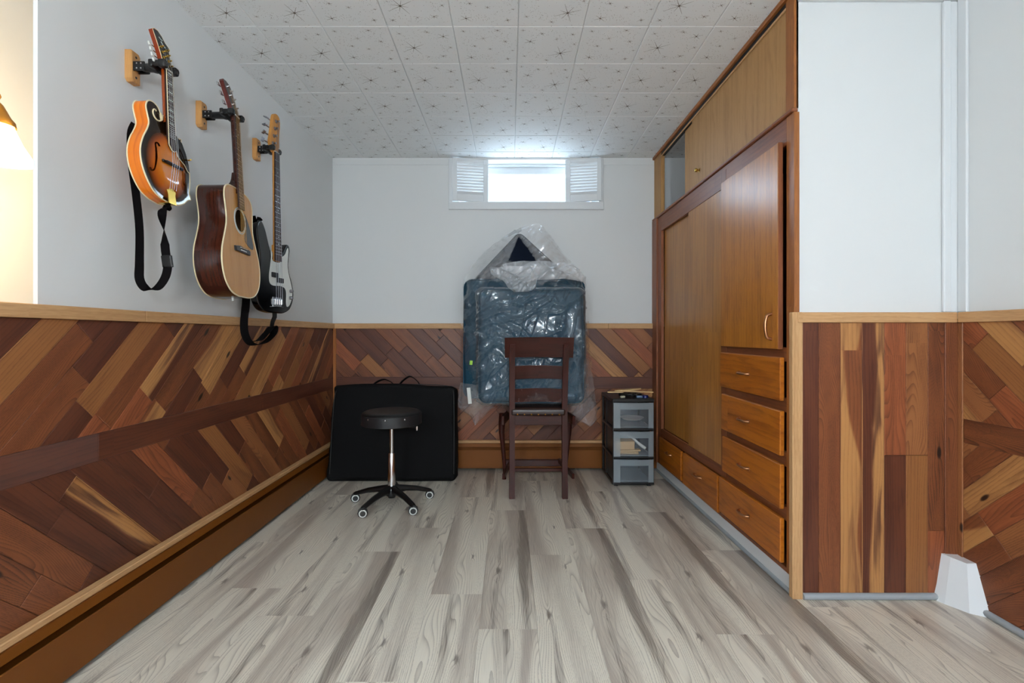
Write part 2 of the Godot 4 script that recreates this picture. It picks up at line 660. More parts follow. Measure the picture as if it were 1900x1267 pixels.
func make_materials() -> void:
	var red := Color(0.50, 0.292, 0.172)
	var redd := Color(0.30, 0.15, 0.10)
	var brown := Color(0.585, 0.375, 0.225)
	var browd := Color(0.36, 0.20, 0.12)
	var dkr := Color(0.375, 0.205, 0.135)
	var dkd := Color(0.225, 0.115, 0.085)
	var tan := Color(0.70, 0.50, 0.30)
	var W := []   # plank woods, 1.2 m x 0.1 m
	W.append(wood(1024, 88, 1.2, 0.1, 11, dkr, dkd, {"ring": 70.0, "line": 0.4, "tone": 0.5}))
	W.append(wood(1024, 88, 1.2, 0.1, 22, red, redd, {"ring": 150.0, "warp": 0.05, "line": 0.7, "tone": 0.35}))
	W.append(wood(1024, 88, 1.2, 0.1, 33, brown, browd, {"ring": 110.0, "warp": 0.09, "line": 0.6, "wv": 5.0, "knots": [[0.3, 0.06, 0.010]]}))
	W.append(wood(1024, 88, 1.2, 0.1, 44, dkr, dkd, {"ring": 80.0, "sap": [tan, 0.05, 0.03, 1.0], "grey": 0.7}))
	W.append(wood(1024, 88, 1.2, 0.1, 55, red, redd, {"ring": 60.0, "sap": [tan, 0.04, 0.11, -1.0], "grey": 0.3}))
	W.append(wood(1024, 88, 1.2, 0.1, 66, tan, browd, {"ring": 60.0, "line": 0.4, "tone": 0.35, "fib": 0.3, "knots": [[0.25, 0.03, 0.012], [0.8, 0.07, 0.009]]}))
	W.append(wood(1024, 88, 1.2, 0.1, 77, Color(0.585, 0.33, 0.20), redd, {"ring": 75.0, "warp": 0.06, "line": 0.45, "tone": 0.3}))
	W.append(wood(1024, 88, 1.2, 0.1, 88, red, dkd, {"ring": 130.0, "warp": 0.11, "line": 0.65, "wv": 4.0, "knots": [[0.7, 0.05, 0.013]]}))
	W.append(wood(1024, 88, 1.2, 0.1, 99, Color(0.575, 0.375, 0.215), browd, {"ring": 100.0, "line": 0.45, "tone": 0.5, "grey": 0.4}))
	var l := []
	for i in W.size():
		var m := tex_mat(W[i], 1.2, 0.1, 0.42, 0.45)
		l.append(m)
	M.plank = l
	# the rough-sawn part of the middle board has a brushed sheen along its grain
	var b := tex_mat(W[0], 1.2, 0.1, 0.52, 0.95)
	b.anisotropy_enabled = true
	b.anisotropy = -0.95
	M.brushed = b
	var FL := []
	var ks := [[[0.25, 0.07, 0.013], [0.85, 0.15, 0.010]], [[0.6, 0.12, 0.016]], [[0.12, 0.16, 0.010], [0.5, 0.05, 0.014], [1.0, 0.1, 0.011]], [[0.75, 0.06, 0.015]], [[0.4, 0.15, 0.012], [1.05, 0.06, 0.014]]]
	for i in 5:
		var t := laminate(1024, 184, 1.2, 0.215, 300 + i * 21, ks[i])
		FL.append(tex_mat(t, 1.2, 0.215, 0.34, 0.7))
	M.floor = FL
	var amber := Color(0.70, 0.475, 0.22)
	M.door = [tex_mat(wood(1024, 256, 1.2, 0.6, 401, amber, Color(0.51, 0.31, 0.13), {"ring": 26.0, "warp": 0.02, "line": 0.35, "fib": 0.4, "tone": 0.5, "wu": 0.5}), 1.2, 0.6, 0.30, 0.5),
		tex_mat(wood(1024, 256, 1.2, 0.6, 419, Color(0.72, 0.455, 0.155), Color(0.50, 0.28, 0.08), {"ring": 40.0, "warp": 0.015, "line": 0.3, "fib": 0.6, "tone": 0.45, "wu": 0.5}), 1.2, 0.6, 0.32, 0.5)]
	M.drawer = tex_mat(wood(1024, 256, 1.2, 0.6, 437, Color(0.70, 0.40, 0.10), Color(0.45, 0.21, 0.045), {"ring": 34.0, "warp": 0.03, "line": 0.35, "fib": 0.35, "tone": 0.55}), 1.2, 0.6, 0.34, 0.5)
	M.frame_wood = tex_mat(wood(1024, 128, 1.2, 0.3, 443, Color(0.52, 0.295, 0.165), Color(0.34, 0.17, 0.09), {"ring": 40.0, "line": 0.3, "fib": 0.4}), 1.2, 0.3, 0.42, 0.5)
	M.upper_door = tex_mat(wood(1024, 256, 1.2, 0.6, 467, Color(0.70, 0.53, 0.335), Color(0.56, 0.39, 0.22), {"ring": 30.0, "warp": 0.02, "line": 0.25, "fib": 0.4, "tone": 0.4}), 1.2, 0.6, 0.5, 0.4)
	M.trim_wood = tex_mat(wood(1024, 64, 1.2, 0.15, 481, Color(0.775, 0.61, 0.43), Color(0.61, 0.44, 0.28), {"ring": 60.0, "line": 0.3, "fib": 0.5, "tone": 0.3}), 1.2, 0.15, 0.5, 0.4)
	M.edge_wood = tex_mat(wood(512, 64, 1.2, 0.15, 493, Color(0.62, 0.375, 0.16), Color(0.42, 0.225, 0.09), {"ring": 60.0, "line": 0.3, "fib": 0.5, "tone": 0.3}), 1.2, 0.15, 0.42, 0.5)
	var T := []
	T.append(star_tile(384, 5, [[0.72, 0.30, 0.20, 4, 1.0], [0.20, 0.62, 0.10, 3, 0.95], [0.38, 0.82, 0.05, 3, 0.7], [0.62, 0.68, 0.06, 4, 0.35], [0.12, 0.22, 0.045, 3, 0.6], [0.86, 0.80, 0.05, 3, 0.8], [0.50, 0.10, 0.05, 3, 0.7], [0.08, 0.90, 0.04, 2, 0.7], [0.92, 0.55, 0.035, 3, 0.6]]))
	T.append(star_tile(384, 9, [[0.22, 0.18, 0.095, 3, 0.95], [0.84, 0.14, 0.055, 4, 0.75], [0.55, 0.42, 0.05, 3, 0.6], [0.45, 0.70, 0.10, 4, 0.32], [0.15, 0.88, 0.045, 3, 0.7], [0.80, 0.62, 0.05, 3, 0.8], [0.30, 0.50, 0.045, 3, 0.8], [0.68, 0.90, 0.06, 3, 0.8], [0.92, 0.38, 0.035, 2, 0.7]]))
	T.append(star_tile(384, 14, [[0.30, 0.45, 0.20, 4, 1.0], [0.75, 0.22, 0.06, 3, 0.8], [0.82, 0.75, 0.10, 3, 0.9], [0.14, 0.82, 0.05, 3, 0.55], [0.58, 0.86, 0.05, 3, 0.7], [0.12, 0.14, 0.06, 3, 0.8], [0.50, 0.20, 0.04, 2, 0.7], [0.90, 0.46, 0.045, 3, 0.7]]))
	var tl := []
	for t in T: tl.append(tex_mat(t, 1.0, 1.0, 0.75, 0.35))
	M.tile = tl
	M.wall = mat(Color(0.865, 0.872, 0.87), 0.75, 0.0, 0.3)
	M.wall.heightmap_enabled = false
	M.wall.heightmap_texture = noise_bump(3, 0.02)
	M.wall.heightmap_scale = 0.06
	M.wall.uv1_triplanar = true
	M.wall.uv1_world_triplanar = true
	M.wall.uv1_scale = Vector3.ONE * 6.0
	M.white = mat(Color(0.86, 0.87, 0.875), 0.45, 0.0, 0.45)
	M.grout = mat(Color(0.20, 0.12, 0.09), 0.9)
	M.heater = mat(Color(0.45, 0.255, 0.075), 0.42, 0.2, 0.35)
	M.black = mat(Color(0.035, 0.035, 0.037), 0.5)
	M.black_plastic = mat(Color(0.045, 0.045, 0.048), 0.32)
	M.brass = mat(Color(0.72, 0.53, 0.25), 0.3, 1.0)
	M.copper = mat(Color(0.70, 0.50, 0.36), 0.32, 1.0)
	M.gold = mat(Color(0.83, 0.68, 0.33), 0.25, 1.0)
	M.chrome = mat(Color(0.82, 0.82, 0.83), 0.16, 1.0)
	M.steel = mat(Color(0.60, 0.60, 0.62), 0.3, 1.0)
	M.grey_trim = mat(Color(0.60, 0.625, 0.64), 0.5)
	M.cream = mat(Color(0.90, 0.84, 0.68), 0.4)
	var g := mat(Color(0.95, 0.97, 0.97, 0.06), 0.03)
	g.transparency = BaseMaterial3D.TRANSPARENCY_ALPHA
	M.glass = g
	M.spruce = tex_mat(wood(256, 256, 0.5, 0.42, 511, Color(0.80, 0.575, 0.30), Color(0.66, 0.42, 0.19), {"ring": 140.0, "warp": 0.004, "line": 0.35, "fib": 0.3, "tone": 0.3, "wu": 0.3}), 0.5, 0.42, 0.25, 0.5)
	M.rosewood = tex_mat(wood(256, 128, 0.6, 0.2, 523, Color(0.23, 0.095, 0.06), Color(0.09, 0.035, 0.025), {"ring": 60.0, "line": 0.4, "tone": 0.6}), 0.6, 0.2, 0.16, 0.5)
	M.ebony = mat(Color(0.085, 0.055, 0.045), 0.35)
	M.fingerboard = tex_mat(wood(256, 64, 0.6, 0.06, 531, Color(0.20, 0.115, 0.085), Color(0.10, 0.055, 0.045), {"ring": 200.0, "line": 0.4}), 0.6, 0.06, 0.42, 0.4)
	M.maple = tex_mat(wood(256, 64, 0.6, 0.1, 541, Color(0.80, 0.56, 0.28), Color(0.66, 0.42, 0.19), {"ring": 120.0, "line": 0.3}), 0.6, 0.1, 0.25, 0.5)
	M.flame = tex_mat(wood(512, 64, 0.16, 0.5, 547, Color(0.86, 0.46, 0.10), Color(0.62, 0.24, 0.035), {"ring": 26.0, "warp": 0.01, "line": 0.25, "fib": 0.15, "tone": 0.7, "wu": 3.0}), 0.5, 0.16, 0.16, 0.5)
	var vc := mat(Color.WHITE, 0.10, 0.0, 0.5)
	vc.vertex_color_use_as_albedo = true
	M.burst = vc
	M.black_gloss = mat(Color(0.025, 0.024, 0.028), 0.10)
	M.pearl = mat(Color(0.80, 0.86, 0.84), 0.22)
	M.white_plastic = mat(Color(0.84, 0.85, 0.83), 0.25)
	M.strap = mat(Color(0.055, 0.047, 0.05), 0.85, 0.0, 0.15)
	M.hang_wood = tex_mat(wood(256, 64, 0.3, 0.1, 557, Color(0.77, 0.565, 0.34), Color(0.62, 0.42, 0.225), {"ring": 110.0, "line": 0.35}), 0.3, 0.1, 0.45, 0.4)
	M.inside = mat(Color(0.50, 0.36, 0.23), 0.9)
	var fab := weave(601, Color(0.085, 0.20, 0.265), Color(0.20, 0.35, 0.42))
	M.teal = tex_mat(fab, 0.10, 0.10, 0.9, 0.3)
	M.navy = tex_mat(weave(607, Color(0.03, 0.055, 0.105), Color(0.085, 0.14, 0.22)), 0.08, 0.08, 0.9, 0.3)
	M.nylon = tex_mat(weave(613, Color(0.022, 0.022, 0.024), Color(0.05, 0.05, 0.053)), 0.05, 0.05, 0.8, 0.3)
	M.leather = mat(Color(0.035, 0.034, 0.035), 0.45, 0.0, 0.4)
	M.brown_leather = mat(Color(0.16, 0.085, 0.06), 0.35)
	M.cherry = tex_mat(wood(512, 64, 1.0, 0.15, 619, Color(0.225, 0.08, 0.048), Color(0.10, 0.034, 0.026), {"ring": 50.0, "line": 0.2, "fib": 0.15, "tone": 0.5}), 1.0, 0.15, 0.30, 0.38)
	M.film = film(0.03, 0.12)
	M.tail = film(0.15, 0.14)
	M.cloudy = film(0.17, 0.16)
	M.milky = film(0.30, 0.2)
	M.frost = film(0.42, 0.24)
	M.frost.albedo_color = Color(0.72, 0.77, 0.80, 0.42)
	M.clear_plastic = film(0.16, 0.16)
	M.clear_plastic.albedo_color = Color(0.66, 0.72, 0.76, 0.16)

func _ready() -> void:
	# ---- camera, sky, lights, exposure
	var cam := Camera3D.new()
	cam.name = "camera"
	cam.projection = Camera3D.PROJECTION_FRUSTUM
	cam.near = 0.05
	cam.far = 60.0
	cam.size = 0.05 * 1267.0 / 885.0
	cam.frustum_offset = Vector2(5.0, -12.5) / 885.0 * 0.05
	cam.position = Vector3(0, EYE, 0)
	add_child(cam)
	cam.current = true
	var env := Environment.new()
	env.background_mode = Environment.BG_SKY
	var sm := ProceduralSkyMaterial.new()
	sm.sky_top_color = Color(0.62, 0.74, 0.92)
	sm.sky_horizon_color = Color(0.86, 0.91, 0.95)
	sm.ground_bottom_color = Color(0.35, 0.36, 0.33)
	sm.ground_horizon_color = Color(0.62, 0.64, 0.62)
	sm.energy_multiplier = 4.0
	env.sky = Sky.new()
	env.sky.sky_material = sm
	env.tonemap_mode = Environment.TONE_MAPPER_LINEAR
	env.tonemap_exposure = 1.26
	env.sdfgi_enabled = true
	env.ssao_enabled = true
	env.ssil_enabled = true
	var we := WorldEnvironment.new()
	we.name = "environment"
	we.environment = env
	add_child(we)
	var day := AreaLight3D.new()      # daylight in the small window
	day.name = "small_window_daylight"
	day.area_size = Vector2(1.12, 0.24)
	day.area_normalize_energy = false
	day.light_color = Color(0.83, 0.925, 1.0)
	day.light_energy = 4.2
	day.shadow_enabled = true
	day.area_range = 12.0
	day.transform = Transform3D(Basis(Vector3.UP, PI) * Basis(Vector3(1, 0, 0), deg_to_rad(-30.0)), Vector3(0.133, 2.30, ZB - 0.27))
	add_child(day)
	var day2 := AreaLight3D.new()     # daylight in the rear window
	day2.name = "rear_window_daylight"
	day2.area_size = Vector2(0.68, 0.92)
	day2.area_normalize_energy = false
	day2.light_color = Color(0.82, 0.915, 1.0)
	day2.light_energy = 0.2
	day2.shadow_enabled = true
	day2.area_range = 12.0
	day2.transform = Transform3D(Basis(), Vector3(1.325, 1.5, ZE + 0.04))
	add_child(day2)
	rng.seed = 7
	make_materials()
	build_room()
	build_all()

# ------------------------------------------------------------------ the room
# 45 degree boards in a band of a wall. xf: local x along the wall, y up, z out of the wall. dir +1 = rising with x. spots: [x, y, wood]
func diagonal(parent: Node, xf: Transform3D, x0: float, x1: float, y0: float, y1: float, dir: float, spots: Array, sd: int, weights: Array, start := 0.0) -> void:
	var r := RandomNumberGenerator.new()
	r.seed = sd
	var wd := 0.0905
	var pitch := wd * sqrt(2.0)
	var along := Vector2(1, dir).normalized()
	var across := Vector2(-along.y, along.x)
	var field := rect(x0, y0, x1, y1)
	var h := y1 - y0
	var base := x0 - (h if dir > 0 else 0.0) - pitch + start
	var k := 0
	while base + k * pitch < x1 + (0.0 if dir > 0 else h) + pitch:
		var o := Vector2(base + k * pitch, y0 if dir > 0 else y0)
		k += 1
		var a := -0.25 - r.randf() * 0.35
		if dir < 0: o = Vector2(o.x, y0)
		# strip runs along `along` through o; for dir < 0 it starts at the foot and climbs backwards
		var sgn := 1.0 if dir > 0 else -1.0
		while a < h * sqrt(2.0) + 0.15:
			var b := a + r.randf_range(0.3, 0.85)
			var p0 := o + along * a * sgn
			var p1 := o + along * b * sgn
			var hw := across * (wd * 0.5 - 0.0006)
			var gap := along * 0.0006 * sgn
			var quad := PackedVector2Array([p0 + gap - hw, p1 - gap - hw, p1 - gap + hw, p0 + gap + hw])
			for c in Geometry2D.intersect_polygons(quad, field):
				var area := 0.0
				for i in c.size(): area += c[i].cross(c[(i + 1) % c.size()])
				if absf(area) < 0.0008: continue
				var pick := -1
				for s in spots:
					if Geometry2D.is_point_in_polygon(Vector2(s[0], s[1]), c): pick = s[2]
				if pick < 0:
					var q := r.randf()
					pick = 0
					for i in weights.size():
						q -= weights[i]
						if q <= 0.0:
							pick = i
							break
				var m := mb()
				# uv: along the board from its start, across from its edge
				var rot := Transform2D(-along.angle(), Vector2.ZERO)
				var lo := Vector2(INF, INF)
				for pt in quad: lo = lo.min(rot * pt)
				m.uo = -lo + Vector2(r.randf_range(0.0, 0.3), 0.004)
				m.prism(c, 0.010, 0.0012, xf.translated_local(Vector3(0, 0, 0.011 + r.randf_range(-0.0007, 0.0007))), along.angle())
				part("plank", m, M.plank[pick], parent)
			a = b

func build_room() -> void:
	# ---- floor
	var fl := struct("floor", b2(Vector3(-2.2, -0.12, -4.2), Vector3(2.1, -0.011, ZE + 0.2)), M.grout, "grey oak laminate plank floor", "floor")
	var r := RandomNumberGenerator.new()
	r.seed = 41
	var joint := {-5: -2.2, -6: -2.041, -5 - 2: -1.6}
	joint = {-7: -2.041, -6: -1.841, -5: -2.386, -4: -2.68, -3: -1.994, -2: -1.757, -1: -2.35, 0: -2.672, 1: -2.113, 2: -1.727, 3: -2.4, 4: -1.9, 5: -2.2, -8: -2.5}
	for k in range(-9, 8):
		var xa := 0.317 + 0.215 * k
		var xb := xa + 0.215
		xa = maxf(xa, -1.43)
		xb = minf(xb, XR)
		if xb - xa < 0.01: continue
		var z0: float = joint.get(k, -2.0)
		while z0 > ZB + 0.01: z0 -= 1.19
		while z0 < 0.6:
			var za := maxf(z0, ZB)
			var zb := z0 + 1.19
			if zb > -0.4 and z0 > -0.4: break
			if zb - za > 0.02:
				var m := mb()
				m.uo = Vector2(-z0 if r.randf() < 0.5 else -z0, -(0.317 + 0.215 * k))
				m.box(Vector3((xa + xb) / 2, -0.0055, (za + zb) / 2), Vector3(xb - xa - 0.0004, 0.011, zb - za - 0.0004), 0.0004, 2)
				part("floor_plank", m, M.floor[r.randi_range(0, 4)], fl)
			z0 = zb
	part("floor_near", b2(Vector3(-1.6, -0.011, 0.79), Vector3(XR, -0.0005, ZE)), M.floor[0], fl)
	# ---- ceiling
	var ce := struct("ceiling", b2(Vector3(-2.2, CY + 0.012, -4.2), Vector3(2.1, CY + 0.14, ZE + 0.2)), M.white, "white ceiling of square tiles printed with brown starbursts", "ceiling")
	var ts := 0.3048
	var tm := []
	for i in 3:
		var m := mb()
		m.prism(rect(-ts / 2 + 0.0006, -ts / 2 + 0.0006, ts / 2 - 0.0006, ts / 2 - 0.0006), 0.012, 0.0034)
		for j in m.uv.size(): m.uv[j] = m.uv[j] / ts + Vector2(0.5, 0.5)
		tm.append(m.mesh())
	for ix in range(-5, 6):
		for iz in range(-2, 14):
			var x := 0.0413 + (ix + 0.5) * ts
			var z := -2.221 + (iz - 5 + 0.5) * ts
			z = -(2.221 + (iz - 7 + 0.5) * ts)
			if x > 1.85 or x < -1.62 or z < ZB - 0.13: continue
			var k := (ix * ix + iz * 3 + (ix & 1) * (iz >> 1) + absi(ix) / 2) % 3
			var o := part("ceiling_tile", tm[k], M.tile[k], ce)
			o.transform = Transform3D(Basis(Vector3(1, 0, 0), Vector3(0, 0, -1), Vector3(0, -1, 0)) if true else Basis(), Vector3(x, CY, z))
			o.basis = Basis(Vector3(1, 0, 0), Vector3(0, 0, 1), Vector3(0, -1, 0))
	part("ceiling_field", b2(Vector3(-1.62, CY, 0.39), Vector3(1.9, CY + 0.012, ZE)), M.white, ce)
	# ---- left wall: a partition that is only half high on the camera's side of z = -1.452, a stairwell behind it
	var wl := struct("wall_left", b2(Vector3(XL - 0.11, -0.1, ZB - 0.3), Vector3(XL, 1.15, ZE + 0.2)), M.grout, "left wall, white plaster above diagonal wood wainscot", "wall")
	part("plaster", b2(Vector3(XL - 0.014, 1.15, ZB - 0.3), Vector3(XL, CY + 0.1, -1.452)), M.wall, wl)
	part("stairwell_wall", b2(Vector3(XL - 0.65, -0.1, ZB - 0.3), Vector3(XL - 0.655, CY + 0.1, ZE + 0.2)), M.wall, wl)   # seen past the end of the partition
	var xl := Transform3D(Basis(Vector3(0, 0, -1), Vector3(0, 1, 0), Vector3(1, 0, 0)), Vector3(XL, 0, 0))   # x runs to the back wall
	var common := [0.20, 0.22, 0.17, 0.05, 0.07, 0.02, 0.14, 0.10, 0.03]
	var darker := [0.38, 0.26, 0.08, 0.0, 0.04, 0.0, 0.12, 0.12, 0.0]
	diagonal(wl, xl, 0.75, -ZB - 0.012, BAND1, RAIL0, 1.0, [[1.707, 0.928, 5], [1.919, 1.121, 8], [1.907, 0.851, 3], [2.212, 0.974, 3], [2.367, 0.913, 5], [2.691, 0.95, 8], [2.793, 0.828, 5], [3.707, 0.774, 8], [1.605, 0.962, 0], [1.46, 0.929, 1], [1.369, 1.0, 2], [1.514, 1.096, 8], [1.957, 1.069, 0], [1.859, 0.929, 1], [2.077, 0.88, 7], [2.5, 0.95, 0], [2.3, 1.05, 4], [3.0, 0.95, 6], [3.2, 0.95, 2]], 71, common)
	diagonal(wl, xl, 0.75, -ZB - 0.012, 0.225, BAND0, -1.0, [[1.581, 0.579, 3], [2.067, 0.526, 8], [2.398, 0.482, 8], [1.4, 0.45, 1], [1.75, 0.45, 0], [2.2, 0.45, 0], [2.9, 0.45, 4]], 72, darker)
	var bands := [[-0.75, -1.0, 0, false], [-1.0, -1.653, 0, true], [-1.653, -2.75, 0, false], [-2.75, ZB + 0.012, 0, false]]
	for e in bands:
		var m := mb()
		m.uo = Vector2(4.2 + e[0] * 0.05, -BAND0 + 0.002)
		m.box(Vector3(XL + 0.006, (BAND0 + BAND1) / 2, (e[0] + e[1]) / 2), Vector3(0.012, BAND1 - BAND0 - 0.001, e[0] - e[1] - 0.001), 0.0012, 2)
		part("middle_board", m, M.brushed if e[3] else M.plank[0], wl)
	part("wainscot_near", b2(Vector3(XL, 0.0, -0.75), Vector3(XL + 0.011, RAIL0, ZE)), M.plank[1], wl)
	var tr := struct("trim_1", null, null, "tan wood chair rail along the left wall", "trim")
	for e in [[-0.2, -1.853], [-1.855, ZB + 0.02]]:
		var m := mb()
		m.uo = Vector2(5.0, 0.01)
		m.box(Vector3(XL + 0.004, (RAIL0 + RAIL1) / 2, (e[0] + e[1]) / 2), Vector3(0.042, RAIL1 - RAIL0, e[0] - e[1]), 0.002, 2)
		part("rail_board", m, M.trim_wood, tr)
	part("rail_board", b2(Vector3(XL - 0.13, RAIL0 + 0.012, -1.452), Vector3(XL + 0.0, RAIL1, ZE)), M.trim_wood, tr)
	# ---- back wall with the window opening
	var wx0 := -0.475
	var wx1 := 0.742
	var wy0 := 2.161
	var wy1 := 2.506
	var wb := struct("wall_back", b2(Vector3(XL - 0.65, -0.1, ZB - 0.3), Vector3(2.1, 1.15, ZB)), M.grout, "back wall, white plaster above diagonal wood wainscot", "wall")
	part("plaster", b2(Vector3(XL - 0.65, 1.15, ZB - 0.3), Vector3(2.1, wy0, ZB)), M.wall, wb)
	part("plaster", b2(Vector3(XL - 0.65, wy0, ZB - 0.3), Vector3(wx0, CY + 0.1, ZB)), M.wall, wb)
	part("plaster", b2(Vector3(wx1, wy0, ZB - 0.3), Vector3(2.1, CY + 0.1, ZB)), M.wall, wb)
	part("plaster", b2(Vector3(wx0, wy1, ZB - 0.3), Vector3(wx1, CY + 0.1, ZB)), M.wall, wb)
	var xb := Transform3D(Basis(), Vector3(0, 0, ZB))
	diagonal(wb, xb, XL + 0.03, 1.20, BAND1, RAIL0, -1.0, [[-1.287, 0.927, 6], [-1.064, 0.822, 8], [0.92, 0.971, 8], [0.846, 0.835, 5], [-0.9, 0.95, 1], [-0.6, 0.95, 0]], 73, darker)
	diagonal(wb, xb, XL + 0.03, 1.20, 0.225, BAND0, 1.0, [[-0.183, 0.438, 2], [0.196, 0.303, 8], [-0.3, 0.36, 6]], 74, darker)
	for e in [[XL + 0.03, 0.1], [0.1, 1.2]]:
		var m := mb()
		m.uo = Vector2(2.0, -BAND0 + 0.003)
		m.box(Vector3((e[0] + e[1]) / 2, (BAND0 + BAND1) / 2, ZB + 0.006), Vector3(e[1] - e[0] - 0.001, BAND1 - BAND0 - 0.001, 0.012), 0.0012, 0)
		part("middle_board", m, M.plank[0], wb)
	part("corner_strip", b2(Vector3(XL + 0.011, 0.22, ZB), Vector3(XL + 0.034, RAIL0, ZB + 0.02), 0.002), M.edge_wood, wb)
	var tb := struct("trim_2", null, null, "tan wood chair rail along the back wall", "trim")
	for e in [[XL + 0.02, 0.8], [0.802, 1.17]]:
		var m := mb()
		m.uo = Vector2(3.0, 0.02)
		m.box(Vector3((e[0] + e[1]) / 2, (RAIL0 + RAIL1) / 2, ZB + 0.011), Vector3(e[1] - e[0], RAIL1 - RAIL0, 0.022), 0.002, 0)
		part("rail_board", m, M.trim_wood, tb)
	struct("trim_3", b2(Vector3(XL, 2.462, ZB), Vector3(XC, 2.468, ZB + 0.004), 0.001), M.wall, "thin plaster bead under the ceiling on the back wall", "trim")
	# ---- wall beside the closet, facing the camera, and the right wall
	var wf := struct("wall_front", b2(Vector3(1.20, -0.1, ZF - 0.034), Vector3(XR + 0.2, 1.15, ZF)), M.grout, "short wall beside the closet, white above upright wood planks", "wall")
	part("plaster", b2(Vector3(1.186, 1.15, ZF - 0.034), Vector3(XR + 0.2, CY + 0.1, ZF)), M.wall, wf)
	part("closet_return", b2(Vector3(1.80, -0.1, ZB), Vector3(2.1, CY + 0.1, ZF - 0.034)), M.wall, wf)
	var xs := [1.202, 1.27, 1.359, 1.449, 1.54, 1.629, 1.719, 1.787]
	var cuts := [[], [], [], [], [0.589], [0.589], [0.28]]
	var kinds := [[0], [1], [4], [3], [6, 0], [2, 8], [7, 6]]
	var offs := [0.1, 0.0, 0.18, 0.05, 0.2, 0.15, 0.1]
	for i in 7:
		var ys: Array = [0.012] + cuts[i] + [RAIL0]
		for j in ys.size() - 1:
			var m := mb()
			m.uo = Vector2(offs[i] - ys[j] * 0.0, -xs[i] + 0.005)
			m.box(Vector3((xs[i] + xs[i + 1]) / 2, (ys[j] + ys[j + 1]) / 2, ZF + 0.006), Vector3(xs[i + 1] - xs[i] - 0.001, ys[j + 1] - ys[j] - 0.001, 0.012), 0.0012, 1)
			part("plank", m, M.plank[kinds[i][ys.size() - 2 - j] if kinds[i].size() > 1 else kinds[i][0]], wf)
	part("corner_board", b2(Vector3(1.788, 0.012, ZF), Vector3(XR, RAIL0, ZF + 0.014), 0.002), M.plank[1], wf)
	var wr := struct("wall_right", b2(Vector3(XR, -0.1, ZF - 0.2), Vector3(XR + 0.25, 1.15, ZE + 0.2)), M.grout, "right wall, white plaster above diagonal wood wainscot", "wall")
	part("plaster", b2(Vector3(XR, 1.15, ZF - 0.2), Vector3(XR + 0.25, CY + 0.1, ZE + 0.2)), M.wall, wr)
	var xr := Transform3D(Basis(Vector3(0, 0, 1), Vector3(0, 1, 0), Vector3(-1, 0, 0)), Vector3(XR, 0, 0))   # x runs towards the camera
	var lively := [0.06, 0.22, 0.26, 0.02, 0.08, 0.02, 0.22, 0.12, 0.0]
	diagonal(wr, xr, -1.935, -0.75, BAND1, RAIL0, -1.0, [[-1.774, 1.016, 8], [-1.918, 0.765, 5]], 75, lively)
	diagonal(wr, xr, -1.935, -0.75, 0.012, BAND0, 1.0, [[-1.85, 0.44, 5], [-1.75, 0.25, 6], [-1.8, 0.1, 7]], 76, lively)
	var mm := mb()
	mm.uo = Vector2(2.2, -BAND0)
	mm.box(Vector3(XR - 0.006, (BAND0 + BAND1) / 2, -1.34), Vector3(0.012, BAND1 - BAND0, 1.18), 0.0012, 2)
	part("middle_board", mm, M.plank[7], wr)
	part("wainscot_near", b2(Vector3(XR - 0.011, 0.0, -0.75), Vector3(XR, RAIL0, ZE)), M.plank[6], wr)
	part("corner_board", b2(Vector3(XR - 0.014, 0.012, ZF + 0.014), Vector3(XR, RAIL0, -1.935), 0.002), M.plank[2], wr)
	struct("trim_4", b2(Vector3(1.18, RAIL0, ZF), Vector3(XR - 0.02, RAIL1, ZF + 0.022), 0.002, 0), M.trim_wood, "tan wood chair rail on the short wall beside the closet", "trim")
	struct("trim_5", b2(Vector3(XR - 0.022, RAIL0, ZF + 0.022), Vector3(XR, RAIL1, ZE), 0.002, 2), M.trim_wood, "tan wood chair rail along the right wall", "trim")
	struct("trim_6", b2(Vector3(1.16, 0.0, ZF - 0.01), Vector3(1.203, RAIL1 + 0.001, ZF + 0.018), 0.003, 1), M.trim_wood, "pale wood corner post at the end of the closet", "trim")
	var wc := struct("trim_7", null, null, "white boxed corner batten above the chair rail", "trim")
	part("batten", b2(Vector3(1.782, RAIL1, ZF), Vector3(1.812, 2.455, ZF + 0.016), 0.004), M.white, wc)
	part("batten", b2(Vector3(1.812, RAIL1, ZF), Vector3(XR, 2.455, ZF + 0.010), 0.003), M.white, wc)
	part("batten", b2(Vector3(XR - 0.012, RAIL1, ZF + 0.01), Vector3(XR, CY, ZF + 0.05), 0.003), M.white, wc)
	part("header", b2(Vector3(1.19, 2.457, ZF), Vector3(XR, CY, ZF + 0.02), 0.003), M.white, wc)
	# quarter round along the floor
	struct("baseboard_front", mb().tube([Vector3(1.203, 0.012, ZF + 0.014), Vector3(XR - 0.1, 0.012, ZF + 0.014)], 0.014, 10), M.grey_trim, "grey quarter round at the foot of the upright planks", "baseboard")
	struct("baseboard_right", mb().tube([Vector3(XR - 0.014, 0.012, ZF + 0.12), Vector3(XR - 0.014, 0.012, ZE)], 0.014, 10), M.grey_trim, "grey quarter round at the foot of the right wall", "baseboard")
	struct("baseboard_closet", mb().tube([Vector3(1.176, 0.008, ZF), Vector3(1.176, 0.008, ZB)], 0.011, 10), M.grey_trim, "grey quarter round along the closet toe board", "baseboard")
	# white corner boot
	var boot := mb()
	var top := [Vector3(1.765, 0.19, ZF), Vector3(1.79, 0.182, ZF + 0.035), Vector3(1.818, 0.175, ZF + 0.075), Vector3(XR, 0.185, ZF + 0.095)]
	var foot := [Vector3(1.735, 0.0, ZF), Vector3(1.752, 0.0, ZF + 0.05), Vector3(1.79, 0.0, ZF + 0.115), Vector3(XR, 0.0, ZF + 0.155)]
	var inner := Vector3(XR, 0.185, ZF)
